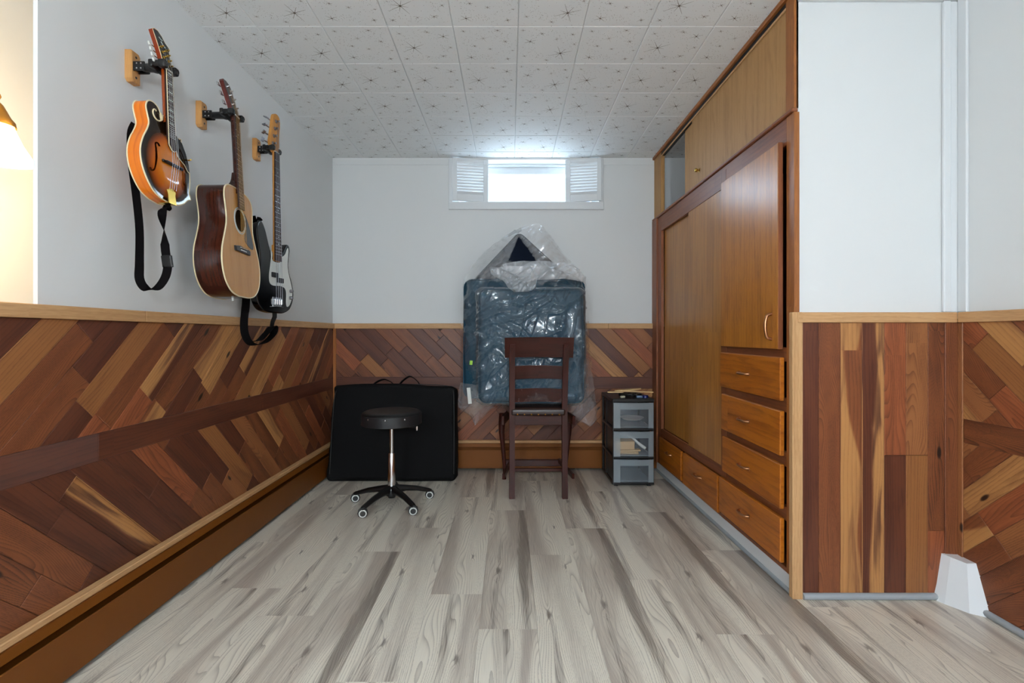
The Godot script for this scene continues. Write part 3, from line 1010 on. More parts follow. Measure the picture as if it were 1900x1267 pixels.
	for i in 3:
		var nn: Vector3 = (foot[i + 1] - foot[i]).cross(top[i] - foot[i]).normalized()
		if nn.z < 0: nn = -nn
		boot.quad(foot[i], foot[i + 1], top[i + 1], top[i], nn)
		boot.tri([top[i], Vector3.UP, Vector2.ZERO], [top[i + 1], Vector3.UP, Vector2.ZERO], [inner, Vector3.UP, Vector2.ZERO])
	solo("corner_boot", boot, M.white, "white tapered corner cover on the floor beside the right wall", "corner cover")
	# ---- rear wall with its window (behind the camera)
	var rw := [0.95, 1.7, 1.0, 2.0]   # x0 x1 y0 y1
	var we := struct("wall_rear", b2(Vector3(XL - 0.65, -0.1, ZE), Vector3(2.1, rw[2], ZE + 0.2)), M.wall, "rear wall behind the camera", "wall")
	part("plaster", b2(Vector3(XL - 0.65, rw[3], ZE), Vector3(2.1, CY + 0.1, ZE + 0.2)), M.wall, we)
	part("plaster", b2(Vector3(XL - 0.65, rw[2], ZE), Vector3(rw[0], rw[3], ZE + 0.2)), M.wall, we)
	part("plaster", b2(Vector3(rw[1], rw[2], ZE), Vector3(2.1, rw[3], ZE + 0.2)), M.wall, we)
	var w2 := struct("window_2", null, null, "window in the rear wall behind the camera", "window")
	for e in [[rw[0], rw[0] + 0.04, rw[2], rw[3]], [rw[1] - 0.04, rw[1], rw[2], rw[3]], [rw[0], rw[1], rw[2], rw[2] + 0.04], [rw[0], rw[1], rw[3] - 0.04, rw[3]], [1.305, 1.345, rw[2], rw[3]]]:
		part("window_frame", b2(Vector3(e[0], e[2], ZE + 0.05), Vector3(e[1], e[3], ZE + 0.09)), M.white, w2)
	part("pane", b2(Vector3(rw[0], rw[2], ZE + 0.068), Vector3(rw[1], rw[3], ZE + 0.072)), M.glass, w2)
	# ---- the small window with its open louvred shutters
	var w1 := struct("window_1", null, null, "small basement window under the ceiling on the back wall", "window")
	part("sill_board", b2(Vector3(-0.492, 2.098, ZB), Vector3(0.766, 2.161, ZB + 0.018), 0.003, 0), M.white, w1)
	part("side_casing", b2(Vector3(-0.492, 2.161, ZB), Vector3(wx0 + 0.018, 2.515, ZB + 0.012), 0.002), M.white, w1)
	part("side_casing", b2(Vector3(wx1 - 0.018, 2.161, ZB), Vector3(0.762, 2.515, ZB + 0.012), 0.002), M.white, w1)
	part("jamb", b2(Vector3(wx0, wy0 - 0.001, ZB - 0.3), Vector3(wx1, wy0 + 0.004, ZB - 0.002)), M.white, w1)
	part("header", b2(Vector3(wx0, 2.43, ZB - 0.225), Vector3(wx1, wy1, ZB - 0.13), 0.004, 0), M.white, w1)
	part("header", b2(Vector3(wx0, 2.49, ZB - 0.13), Vector3(wx1, wy1, ZB - 0.10), 0.003, 0), M.white, w1)
	for e in [[wx0, wx0 + 0.05], [wx1 - 0.05, wx1]]:
		part("window_frame", b2(Vector3(e[0], wy0, ZB - 0.21), Vector3(e[1], 2.43, ZB - 0.16), 0.004), M.white, w1)
	part("window_frame", b2(Vector3(wx0, wy0, ZB - 0.21), Vector3(wx1, wy0 + 0.035, ZB - 0.16), 0.004, 0), M.white, w1)
	part("pane", b2(Vector3(wx0 + 0.02, wy0, ZB - 0.187), Vector3(wx1 - 0.02, 2.431, ZB - 0.183)), M.glass, w1)
	for side in [-1.0, 1.0]:
		var hx: float = -0.458 if side < 0 else 0.744
		var sh := thing("window_shutter", "white louvred shutter swung inward on the %s side of the small window" % ("left" if side < 0 else "right"), "shutter", Vector3(hx, 2.166, ZB + 0.026), Basis(Vector3.UP, deg_to_rad(10.0) * -side), "louvred window shutters")
		var d: float = -side   # the leaf runs towards the middle of the window
		var w := 0.290
		for e in [[0.0, 0.035], [w - 0.04, w]]:
			part("stile", b2(Vector3(d * e[0], 0, -0.010), Vector3(d * e[1], 0.345, 0.010), 0.002), M.white, sh)
		part("rail", b2(Vector3(d * 0.035, 0, -0.009), Vector3(d * (w - 0.04), 0.055, 0.009), 0.002, 0), M.white, sh)
		part("rail", b2(Vector3(d * 0.035, 0.315, -0.009), Vector3(d * (w - 0.04), 0.345, 0.009), 0.002, 0), M.white, sh)
		for k in 11:
			var y := 0.066 + k * 0.0238
			part("slat", mb().box(Vector3(d * (w - 0.005) / 2, y, 0), Vector3(w - 0.07, 0.0295, 0.004), 0.001, 0, Basis(Vector3(1, 0, 0), deg_to_rad(33.0))), M.white, sh)
	# ---- baseboard heaters
	for side in 2:
		var left := side == 0
		var len := 4.6 if left else 2.60
		var bs := Basis(Vector3(0, 0, -1), Vector3(0, 1, 0), Vector3(1, 0, 0)) if left else Basis()
		var at := Vector3(XL, 0, 0.75) if left else Vector3(XL + 0.07, 0, ZB)
		var h := thing("baseboard_heater", "brown metal baseboard heater along the %s wall under a wood cap" % ("left" if left else "back"), "heater", at, bs)
		var x1: float = len if left else len
		part("back_plate", b2(Vector3(0, 0.012, 0.0), Vector3(x1, 0.215, 0.012)), M.heater, h)
		part("wood_cap", b2(Vector3(0, 0.213, 0.011), Vector3(x1, 0.235, 0.046), 0.003, 0), M.trim_wood, h)
		var hood := mb().prism(PackedVector2Array([Vector2(0.012, 0.213), Vector2(0.052, 0.213), Vector2(0.064, 0.188), Vector2(0.061, 0.186), Vector2(0.050, 0.208), Vector2(0.012, 0.208)]), x1, 0.0, Transform3D(Basis(Vector3(0, 0, 1), Vector3(0, 1, 0), Vector3(-1, 0, 0)), Vector3(0, 0, 0)))
		part("hood", hood, M.heater, h)
		part("front_panel", b2(Vector3(0, 0.018, 0.062), Vector3(x1, 0.166, 0.068), 0.002, 0), M.heater, h)
		part("pipe", mb().tube([Vector3(0.01, 0.085, 0.036), Vector3(x1 - 0.01, 0.085, 0.036)], 0.011, 10), M.copper, h)

# ------------------------------------------------------------------ built-in closet on the right
func pull(parent: Node, at: Vector3) -> void:   # small bar pull on a face that looks towards -x, bar along z
	var m := mb()
	m.tube(curve3([at + Vector3(0.002, 0, -0.045), at + Vector3(-0.018, 0, -0.035), at + Vector3(-0.024, 0, 0), at + Vector3(-0.018, 0, 0.035), at + Vector3(0.002, 0, 0.045)], 4), 0.0055, 8)
	m.box(at + Vector3(-0.001, 0, -0.043), Vector3(0.004, 0.016, 0.018), 0.001)
	m.box(at + Vector3(-0.001, 0, 0.043), Vector3(0.004, 0.016, 0.018), 0.001)
	part("handle", m, M.copper, parent)

func front(called: String, parent: Node, x0: float, x1: float, y0: float, y1: float, z0: float, z1: float, m: Material, g: int, uo: Vector2, lean := 0.0) -> MeshInstance3D:
	var s := mb()
	s.uo = uo
	s.box(Vector3((x0 + x1) / 2, (y0 + y1) / 2, (z0 + z1) / 2), Vector3(x1 - x0, y1 - y0, absf(z1 - z0)), 0.0035, g, Basis(Vector3(1, 0, 0), lean))
	return part(called, s, m, parent)

func build_closet() -> void:
	var c := thing("built_in_closet", "amber wood built-in closet with sliding doors, a cupboard door and drawers", "closet", Vector3(0, 0, 0))
	var F: Material = M.frame_wood
	var E: Material = M.edge_wood
	var x := XC
	var bits := [   # y0 y1 z0 z1 material grain x0
		[0.08, 2.0, ZB + 0.003, -3.755, F, 1, x - 0.012],      # post against the back wall
		[0.08, 2.0, -3.755, -3.675, F, 1, x],
		[0.08, 1.98, -2.635, -2.575, F, 1, x],
		[0.08, 2.0, -2.014, ZF + 0.012, E, 1, x],
		[1.885, 2.0, -3.675, -2.014, F, 2, x + 0.001],
		[0.302, 0.360, -3.675, -2.635, F, 2, x + 0.001],
		[0.080, 0.100, -3.675, -2.014, F, 2, x + 0.001],
		[0.080, 0.305, -3.185, -3.150, F, 1, x + 0.001],
		[0.970, 1.030, -2.575, -2.014, F, 2, x + 0.002],
		[0.755, 0.815, -2.575, -2.014, F, 2, x + 0.002],
		[0.525, 0.585, -2.575, -2.014, F, 2, x + 0.002],
		[0.295, 0.355, -2.575, -2.014, F, 2, x + 0.002],
	]
	for b in bits:
		var m := b2(Vector3(b[6], b[0], b[2]), Vector3(x + 0.022, b[1], b[3]), 0.0015, b[5])
		part("frame_member", m, b[4], c)
	part("carcass_side", b2(Vector3(x + 0.023, 0.09, -2.0135), Vector3(x + 0.60, 1.964, -2.0055)), F, c)
	part("carcass_back", b2(Vector3(x + 0.58, 0.09, ZB + 0.01), Vector3(x + 0.60, 1.964, -2.0136)), F, c)
	part("carcass_floor", b2(Vector3(x + 0.022, 0.083, ZB + 0.005), Vector3(x + 0.6, 0.098, -2.0136)), F, c)
	part("carcass_divider", b2(Vector3(x + 0.024, 0.1, -2.615), Vector3(x + 0.58, 1.96, -2.595)), F, c)
	part("carcass_top", b2(Vector3(x + 0.02, 1.965, ZB + 0.005), Vector3(x + 0.6, 1.999, -2.0055)), F, c)
	part("ledge", b2(Vector3(x - 0.012, 2.0, ZB + 0.003), Vector3(x + 0.60, 2.017, -2.10), 0.004, 2), F, c)
	part("ledge", b2(Vector3(x - 0.012, 2.0, -2.10), Vector3(x + 0.0165, 2.017, ZF + 0.013), 0.004, 2), F, c)
	part("toe_board", b2(Vector3(x + 0.006, 0.0, ZB + 0.005), Vector3(x + 0.02, 0.082, ZF - 0.011), 0.001), M.white, c)
	# sliding doors
	var d1 := front("sliding_door", c, x + 0.026, x + 0.044, 0.358, 1.89, -3.68, -3.08, M.door[0], 1, Vector2(0.3, 3.70))
	part("finger_pull", mb().lathe([Vector2(0, 0.001), Vector2(0.008, 0.001), Vector2(0.011, 0.0018), Vector2(0.012, 0.0)], 14, Transform3D(Basis(Vector3(0, 0, 1), Vector3(-1, 0, 0), Vector3(0, -1, 0)), Vector3(x + 0.026, 0.87, -3.53))), M.brass, d1)
	var d2 := front("sliding_door", c, x + 0.004, x + 0.021, 0.358, 1.89, -3.13, -2.63, M.door[0], 1, Vector2(0.1, 3.28))
	part("finger_pull", mb().lathe([Vector2(0, 0.001), Vector2(0.008, 0.001), Vector2(0.011, 0.0018), Vector2(0.012, 0.0)], 14, Transform3D(Basis(Vector3(0, 0, 1), Vector3(-1, 0, 0), Vector3(0, -1, 0)), Vector3(x + 0.004, 0.87, -3.06))), M.brass, d2)
	# tall cupboard door, proud of its frame
	var d3 := front("cupboard_door", c, x - 0.024, x - 0.004, 1.022, 1.905, -2.585, -2.034, M.door[1], 1, Vector2(0.2, 2.6))
	part("edge_band", b2(Vector3(x - 0.0235, 1.023, -2.034), Vector3(x - 0.0045, 1.904, -2.0325)), M.frame_wood, d3)
	part("handle", mb().tube(curve3([Vector3(x - 0.022, 1.175, -2.085), Vector3(x - 0.044, 1.165, -2.085), Vector3(x - 0.052, 1.12, -2.085), Vector3(x - 0.044, 1.075, -2.085), Vector3(x - 0.022, 1.065, -2.085)], 5), 0.007, 10), M.copper, d3)
	# drawers of the right bank
	for e in [[0.803, 0.988, -2.60, 0.0, 0.0], [0.572, 0.763, -2.585, 0.010, 0.19], [0.347, 0.537, -2.575, 0.012, 0.08], [0.117, 0.308, -2.615, 0.004, 0.30]]:
		var f := front("drawer", c, x - 0.022, x - 0.002, e[0], e[1], e[2], -2.022, M.drawer, 2, Vector2(2.7 - e[4], -e[0] + e[4]), e[3])
		pull(f, Vector3(x - 0.022, (e[0] + e[1]) / 2 + 0.0, -2.33))
	for e in [[0.103, 0.302, -3.66, -3.20, 0.25], [0.098, 0.303, -3.165, -2.64, 0.12]]:
		var f := front("drawer", c, x - 0.020, x - 0.002, e[0], e[1], e[2], e[3], M.drawer, 2, Vector2(3.7, -e[0] + e[4]))
		pull(f, Vector3(x - 0.020, (e[0] + e[1]) / 2 + 0.025, (e[2] + e[3]) / 2))
	# overhead cupboard
	var u := thing("overhead_cupboard", "light wood overhead cupboard under the ceiling, sliding panel half open", "cupboard", Vector3(0, 0, 0))
	var xu := x + 0.006
	part("end_post", b2(Vector3(xu, 2.017, ZB + 0.003), Vector3(xu + 0.03, CY - 0.02, -3.70), 0.002), M.upper_door, u)
	part("end_post", b2(Vector3(xu, 2.017, -2.03), Vector3(xu + 0.02, CY - 0.02, ZF), 0.002), E, u)
	part("cornice", b2(Vector3(xu - 0.014, CY - 0.022, ZB + 0.003), Vector3(xu + 0.03, CY - 0.0005, ZF + 0.005), 0.003, 2), E, u)
	part("track", b2(Vector3(xu + 0.003, CY - 0.047, -3.70), Vector3(xu + 0.032, CY - 0.022, -2.03), 0.0), M.black, u)
	part("track_lip", b2(Vector3(xu - 0.001, CY - 0.056, -3.70), Vector3(xu + 0.004, CY - 0.046, -2.03), 0.0), M.trim_wood, u)
	var sp := front("sliding_panel", u, xu + 0.006, xu + 0.016, 2.017, CY - 0.05, -3.09, -2.03, M.upper_door, 1, Vector2(-1.9, 3.1))
	part("knob", mb().lathe([Vector2(0, 0.026), Vector2(0.008, 0.025), Vector2(0.0125, 0.018), Vector2(0.011, 0.011), Vector2(0.005, 0.008), Vector2(0.006, 0.002), Vector2(0.013, 0.0)], 18, Transform3D(Basis(Vector3(0, 0, 1), Vector3(-1, 0, 0), Vector3(0, -1, 0)), Vector3(xu + 0.006, 2.11, -2.975))), M.gold, sp)
	front("sliding_panel", u, xu + 0.020, xu + 0.030, 2.017, CY - 0.05, -3.25, -2.20, M.upper_door, 1, Vector2(-1.7, 3.4))

# ------------------------------------------------------------------ instruments on the left wall
# local axes of things on the left wall: x towards the back wall, y up, z out of the wall
func wall_basis(tilt := 0.0, yaw := 0.0) -> Basis:
	return Basis(Vector3(0, 0, 1), deg_to_rad(tilt)) * Basis(Vector3.UP, deg_to_rad(yaw)) * Basis(Vector3(0, 0, -1), Vector3(0, 1, 0), Vector3(1, 0, 0))

func neck_shape(m: MB, y0: float, w0: float, y1: float, w1: float, z: float, d: float) -> void:
	var g := []
	for i in 7:
		var t := i / 6.0
		var row := []
		for j in 11:
			var a := PI * j / 10.0
			row.append(Vector3(cos(a) * lerpf(w0, w1, t) * 0.5, lerpf(y0, y1, t), z - sin(a) * d))
		g.append(row)
	m.sheet(g, true)

func hanger(label: String, z: float, y: float, reach: float, neck: float) -> void:
	var h := thing("guitar_hanger", label, "hanger", Vector3(XL, y, z), wall_basis(), "wooden wall hangers for instruments")
	var blk := mb()
	blk.prism(PackedVector2Array([Vector2(-0.022, -0.048), Vector2(-0.012, -0.058), Vector2(0.022, -0.058), Vector2(0.022, 0.048), Vector2(0.014, 0.058), Vector2(-0.022, 0.058)]), 0.026, 0.003, Transform3D(Basis(), Vector3(0, 0, 0.026)), PI / 2)
	var block := part("block", blk, M.hang_wood, h)
	for s in [-1.0, 1.0]:
		part("screw", mb().lathe([Vector2(0, 0.0008), Vector2(0.0045, 0.0006), Vector2(0.005, -0.001)], 10, Transform3D(Basis(Vector3(1, 0, 0), PI / 2), Vector3(0, 0.038 * s, 0.026))), M.black, block)
	var b := mb()
	for s in [-1.0, 1.0]: b.box(Vector3(0.013 * s, 0.0, 0.046), Vector3(0.006, 0.036, 0.046), 0.003)
	b.box(Vector3(0, 0.0, 0.030), Vector3(0.034, 0.026, 0.012), 0.003)
	part("bracket", b, M.black_plastic, h)
	var rv := mb()
	for e in [[-0.009, 0.040], [0.009, 0.040], [-0.009, 0.056], [0.009, 0.056]]:
		rv.lathe([Vector2(0, 0.0012), Vector2(0.0028, 0.0008), Vector2(0.0032, 0)], 8, Transform3D(Basis(Vector3(0, 0, 1), PI / 2), Vector3(-0.016, e[0], e[1])))
	part("rivets", rv, M.chrome, h).set_meta("kind", "stuff")
	var arm := mb()
	arm.lathe([Vector2(0, 0.05), Vector2(0.012, 0.05), Vector2(0.015, 0.06), Vector2(0.0165, reach - 0.03), Vector2(0.020, reach - 0.018), Vector2(0.020, reach - 0.008), Vector2(0, reach - 0.006)], 16, Transform3D(Basis(Vector3(1, 0, 0), PI / 2), Vector3.ZERO))
	part("arm", arm, M.black_plastic, h)
	var hw := neck * 0.5 + 0.013
	var yk := mb()
	yk.rbox(Vector3(0, 0.0, reach - 0.012), Vector3(hw * 2 + 0.022, 0.030, 0.018), 0.006)
	for s in [-1.0, 1.0]:
		yk.tube(curve3([Vector3(hw * s, 0.0, reach - 0.012), Vector3(hw * s * 1.08, 0.002, reach + 0.008), Vector3(hw * s * 1.02, 0.0, reach + 0.030), Vector3(hw * s * 0.92, -0.002, reach + 0.044)], 4), 0.0105, 10)
		yk.rbox(Vector3(hw * s * 1.05, 0.0, reach + 0.03), Vector3(0.024, 0.030, 0.030), 0.008)
	part("yoke", yk, M.black_plastic, h)

func frets(m: MB, nut: float, scale: float, n: int, w0: float, y1: float, w1: float, z: float) -> void:
	for i in range(1, n + 1):
		var y := nut - scale * (1.0 - pow(2.0, -i / 12.0))
		var w := lerpf(w0, w1, (nut - y) / (nut - y1))
		m.box(Vector3(0, y, z), Vector3(w, 0.0018, 0.002), 0.0)

func taper(y0: float, w0: float, y1: float, w1: float) -> PackedVector2Array:
	return PackedVector2Array([Vector2(-w0 / 2, y0), Vector2(w0 / 2, y0), Vector2(w1 / 2, y1), Vector2(-w1 / 2, y1)])

func string_set(m: MB, n: int, y0: float, s0: float, z0: float, y1: float, s1: float, z1: float, r: float) -> void:
	for i in n:
		var t := (i / float(n - 1) - 0.5)
		m.tube([Vector3(t * s0, y0, z0), Vector3(t * s1, y1, z1)], r, 5, false)

func loop_ring(poly: PackedVector2Array, z: float) -> Array:
	var out := []
	for p in poly: out.append(Vector3(p.x, p.y, z))
	out.append(Vector3(poly[0].x, poly[0].y, z))
	return out

func circle2(c: Vector2, r: float, n: int) -> PackedVector2Array:
	var o := PackedVector2Array()
	for i in n: o.append(c + Vector2(cos(TAU * i / n), sin(TAU * i / n)) * r)
	return o

func build_acoustic() -> void:
	var g := thing("acoustic_guitar", "natural spruce-top acoustic guitar with dark blue pickguard hanging on the wall", "guitar", Vector3(XL + 0.216, 1.2564, -2.195), wall_basis(3.2, 7.0))
	var H := [Vector2(0, 0), Vector2(0.07, 0.003), Vector2(0.13, 0.02), Vector2(0.178, 0.065), Vector2(0.198, 0.13), Vector2(0.19, 0.195), Vector2(0.163, 0.255), Vector2(0.141, 0.305), Vector2(0.135, 0.345), Vector2(0.141, 0.395), Vector2(0.145, 0.432), Vector2(0.134, 0.468), Vector2(0.10, 0.488), Vector2(0.05, 0.494)]
	var pts := H.duplicate()
	pts.append(Vector2(0, 0.495))
	for i in range(H.size() - 1, 0, -1): pts.append(Vector2(-H[i].x, H[i].y))
	var ol := curve(pts, 5)
	var dp := 0.112
	var hole := circle2(Vector2(0, 0.352), 0.05, 28)
	var body := mb().strip(ol, -0.001, -dp)
	body.blanket(ol, [], 0.05, func(_p, d): return -dp - 0.008 * smoothstep(0.0, 0.12, d), func(_p, _d): return Color.WHITE, true)
	part("body", body, M.rosewood, g)
	var inn := mb()
	var small := PackedVector2Array()
	for p in ol: small.append((p - Vector2(0, 0.22)) * 0.97 + Vector2(0, 0.22))
	inn.strip(small, -0.004, -dp + 0.004)
	inn.blanket(small, [], 0.08, func(_p, _d): return -dp + 0.004, func(_p, _d): return Color.WHITE)
	part("inner_lining", inn, M.inside, g)
	var top := mb().blanket(ol, [hole], 0.03, func(_p, _d): return 0.0, func(_p, _d): return Color.WHITE)
	for i in top.uv.size(): top.uv[i] = Vector2(top.uv[i].y, top.uv[i].x + 0.21)
	part("soundboard", top, M.spruce, g)
	part("front_binding", mb().tube(loop_ring(ol, -0.001), 0.0032, 6, false), M.cream, g)
	part("back_binding", mb().tube(loop_ring(ol, -dp), 0.0028, 6, false), M.cream, g)
	var ros := mb()
	for e in [[0.0505, 0.0525, 0.0], [0.056, 0.0615, 0.0]]:
		ros.lathe([Vector2(e[0], 0.0), Vector2(e[0], 0.0008), Vector2(e[1], 0.0008), Vector2(e[1], 0.0)], 40, Transform3D(Basis(Vector3(1, 0, 0), PI / 2), Vector3(0, 0.352, 0)))
	part("rosette", ros, M.pearl, g)
	part("pickguard", mb().prism(curve([Vector2(0.047, 0.395), Vector2(0.062, 0.39), Vector2(0.098, 0.345), Vector2(0.126, 0.285), Vector2(0.134, 0.250), Vector2(0.112, 0.240), Vector2(0.055, 0.256), Vector2(0.036, 0.280), Vector2(0.0635, 0.335), Vector2(0.0625, 0.366)], 3), 0.0014, 0.0003, Transform3D(Basis(), Vector3(0, 0, 0.0014))), mat(Color(0.07, 0.075, 0.10), 0.14), g)
	var br := part("bridge", mb().prism(PackedVector2Array([Vector2(-0.076, 0.204), Vector2(0.076, 0.204), Vector2(0.078, 0.225), Vector2(0.03, 0.232), Vector2(-0.03, 0.232), Vector2(-0.078, 0.225)]), 0.009, 0.002, Transform3D(Basis(), Vector3(0, 0, 0.009))), M.ebony, g)
	part("saddle", mb().box(Vector3(0, 0.224, 0.010), Vector3(0.072, 0.003, 0.005), 0.001), M.white_plastic, br)
	var pins := mb()
	for i in 6: pins.lathe([Vector2(0, 0.004), Vector2(0.003, 0.002), Vector2(0.003, 0)], 8, Transform3D(Basis(Vector3(1, 0, 0), PI / 2), Vector3((i - 2.5) * 0.0105, 0.213, 0.009)))
	part("bridge_pins", pins, M.white_plastic, br).set_meta("kind", "stuff")
	var nk := mb()
	neck_shape(nk, 0.47, 0.056, 0.845, 0.044, 0.006, 0.021)
	nk.sheet([[Vector3(-0.028, 0.50, 0.006), Vector3(-0.02, 0.50, -0.05), Vector3(0.02, 0.50, -0.05), Vector3(0.028, 0.50, 0.006)], [Vector3(-0.028, 0.53, 0.0), Vector3(-0.02, 0.53, -0.02), Vector3(0.02, 0.53, -0.02), Vector3(0.028, 0.53, 0.0)]], true)
	nk.tube(curve3([Vector3(0, 0.488, -0.06), Vector3(0, 0.50, -0.03), Vector3(0, 0.53, -0.012), Vector3(0, 0.57, -0.008)], 4), [0.014, 0.015, 0.016, 0.017, 0.018, 0.019, 0.02, 0.02, 0.02, 0.019, 0.018, 0.017, 0.016], 10)
	part("neck", nk, M.rosewood, g)
	var fb := part("fingerboard", mb().prism(taper(0.405, 0.056, 0.83, 0.044), 0.0065, 0.001, Transform3D(Basis(), Vector3(0, 0, 0.0125)), PI / 2), M.fingerboard, g)
	var fr := mb()
	frets(fr, 0.83, 0.61, 19, 0.044, 0.405, 0.056, 0.0128)
	part("frets", fr, M.chrome, fb).set_meta("kind", "stuff")
	var dots := mb()
	for i in [3, 5, 7, 9, 12, 15]:
		var y := 0.83 - 0.61 * (1.0 - pow(2.0, -(i - 0.5) / 12.0))
		dots.lathe([Vector2(0, 0.0003), Vector2(0.003, 0.0003)], 8, Transform3D(Basis(Vector3(1, 0, 0), PI / 2), Vector3(0, y, 0.0126)))
	part("inlays", dots, M.pearl, fb).set_meta("kind", "stuff")
	part("nut", mb().box(Vector3(0, 0.832, 0.0115), Vector3(0.044, 0.005, 0.009), 0.001), M.white_plastic, g)
	var hx := Transform3D(Basis(Vector3(1, 0, 0), deg_to_rad(-13.0)), Vector3(0, 0.834, 0.010))
	var hd := part("headstock", mb().prism(PackedVector2Array([Vector2(-0.022, 0.0), Vector2(0.022, 0.0), Vector2(0.030, 0.03), Vector2(0.037, 0.15), Vector2(0.028, 0.163), Vector2(0.0, 0.168), Vector2(-0.028, 0.163), Vector2(-0.037, 0.15), Vector2(-0.030, 0.03)]), 0.017, 0.001, hx, PI / 2), tex_mat(M.rosewood.albedo_texture, 0.6, 0.2, 0.3), g)
	hd.material_override.albedo_color = Color(1.6, 1.0, 0.9)
	part("face_veneer", mb().prism(PackedVector2Array([Vector2(-0.021, 0.004), Vector2(0.021, 0.004), Vector2(0.029, 0.03), Vector2(0.036, 0.149), Vector2(0.0275, 0.162), Vector2(0.0, 0.167), Vector2(-0.0275, 0.162), Vector2(-0.036, 0.149), Vector2(-0.029, 0.03)]), 0.001, 0.0002, hx.translated_local(Vector3(0, 0, 0.001))), mat(Color(0.19, 0.16, 0.15), 0.3), hd)
	for s in [-1.0, 1.0]:
		for i in 3:
			var t := mb()
			var y := 0.045 + i * 0.042
			t.lathe([Vector2(0.003, 0.012), Vector2(0.0035, 0.002), Vector2(0.006, 0.001), Vector2(0.006, 0)], 10, hx * Transform3D(Basis(Vector3(1, 0, 0), PI / 2), Vector3(0.020 * s, y, 0.0015)))
			t.tube([hx * Vector3(0.03 * s, y, -0.022), hx * Vector3(0.048 * s, y, -0.020)], 0.003, 8)
			t.rbox(hx * Vector3(0.055 * s, y, -0.020), Vector3(0.016, 0.018, 0.007), 0.003, hx.basis)
			part("tuner", t, M.chrome, hd)
	var st := mb()
	string_set(st, 6, 0.222, 0.054, 0.0135, 0.832, 0.036, 0.0162, 0.0006)
	for i in 6:
		var s := -1.0 if i < 3 else 1.0
		var k := i if i < 3 else 5 - i
		st.tube([Vector3((i - 2.5) * 0.0072, 0.832, 0.0162), hx * Vector3(0.017 * s, 0.045 + k * 0.042, 0.008)], 0.0005, 4, false)
	part("strings", st, M.brass, g).set_meta("kind", "stuff")
	part("strap_button", mb().lathe([Vector2(0, -0.016), Vector2(0.007, -0.015), Vector2(0.004, -0.008), Vector2(0.006, 0.0)], 12, Transform3D(Basis(), Vector3(0, 0.0, -0.05))), M.white_plastic, g)

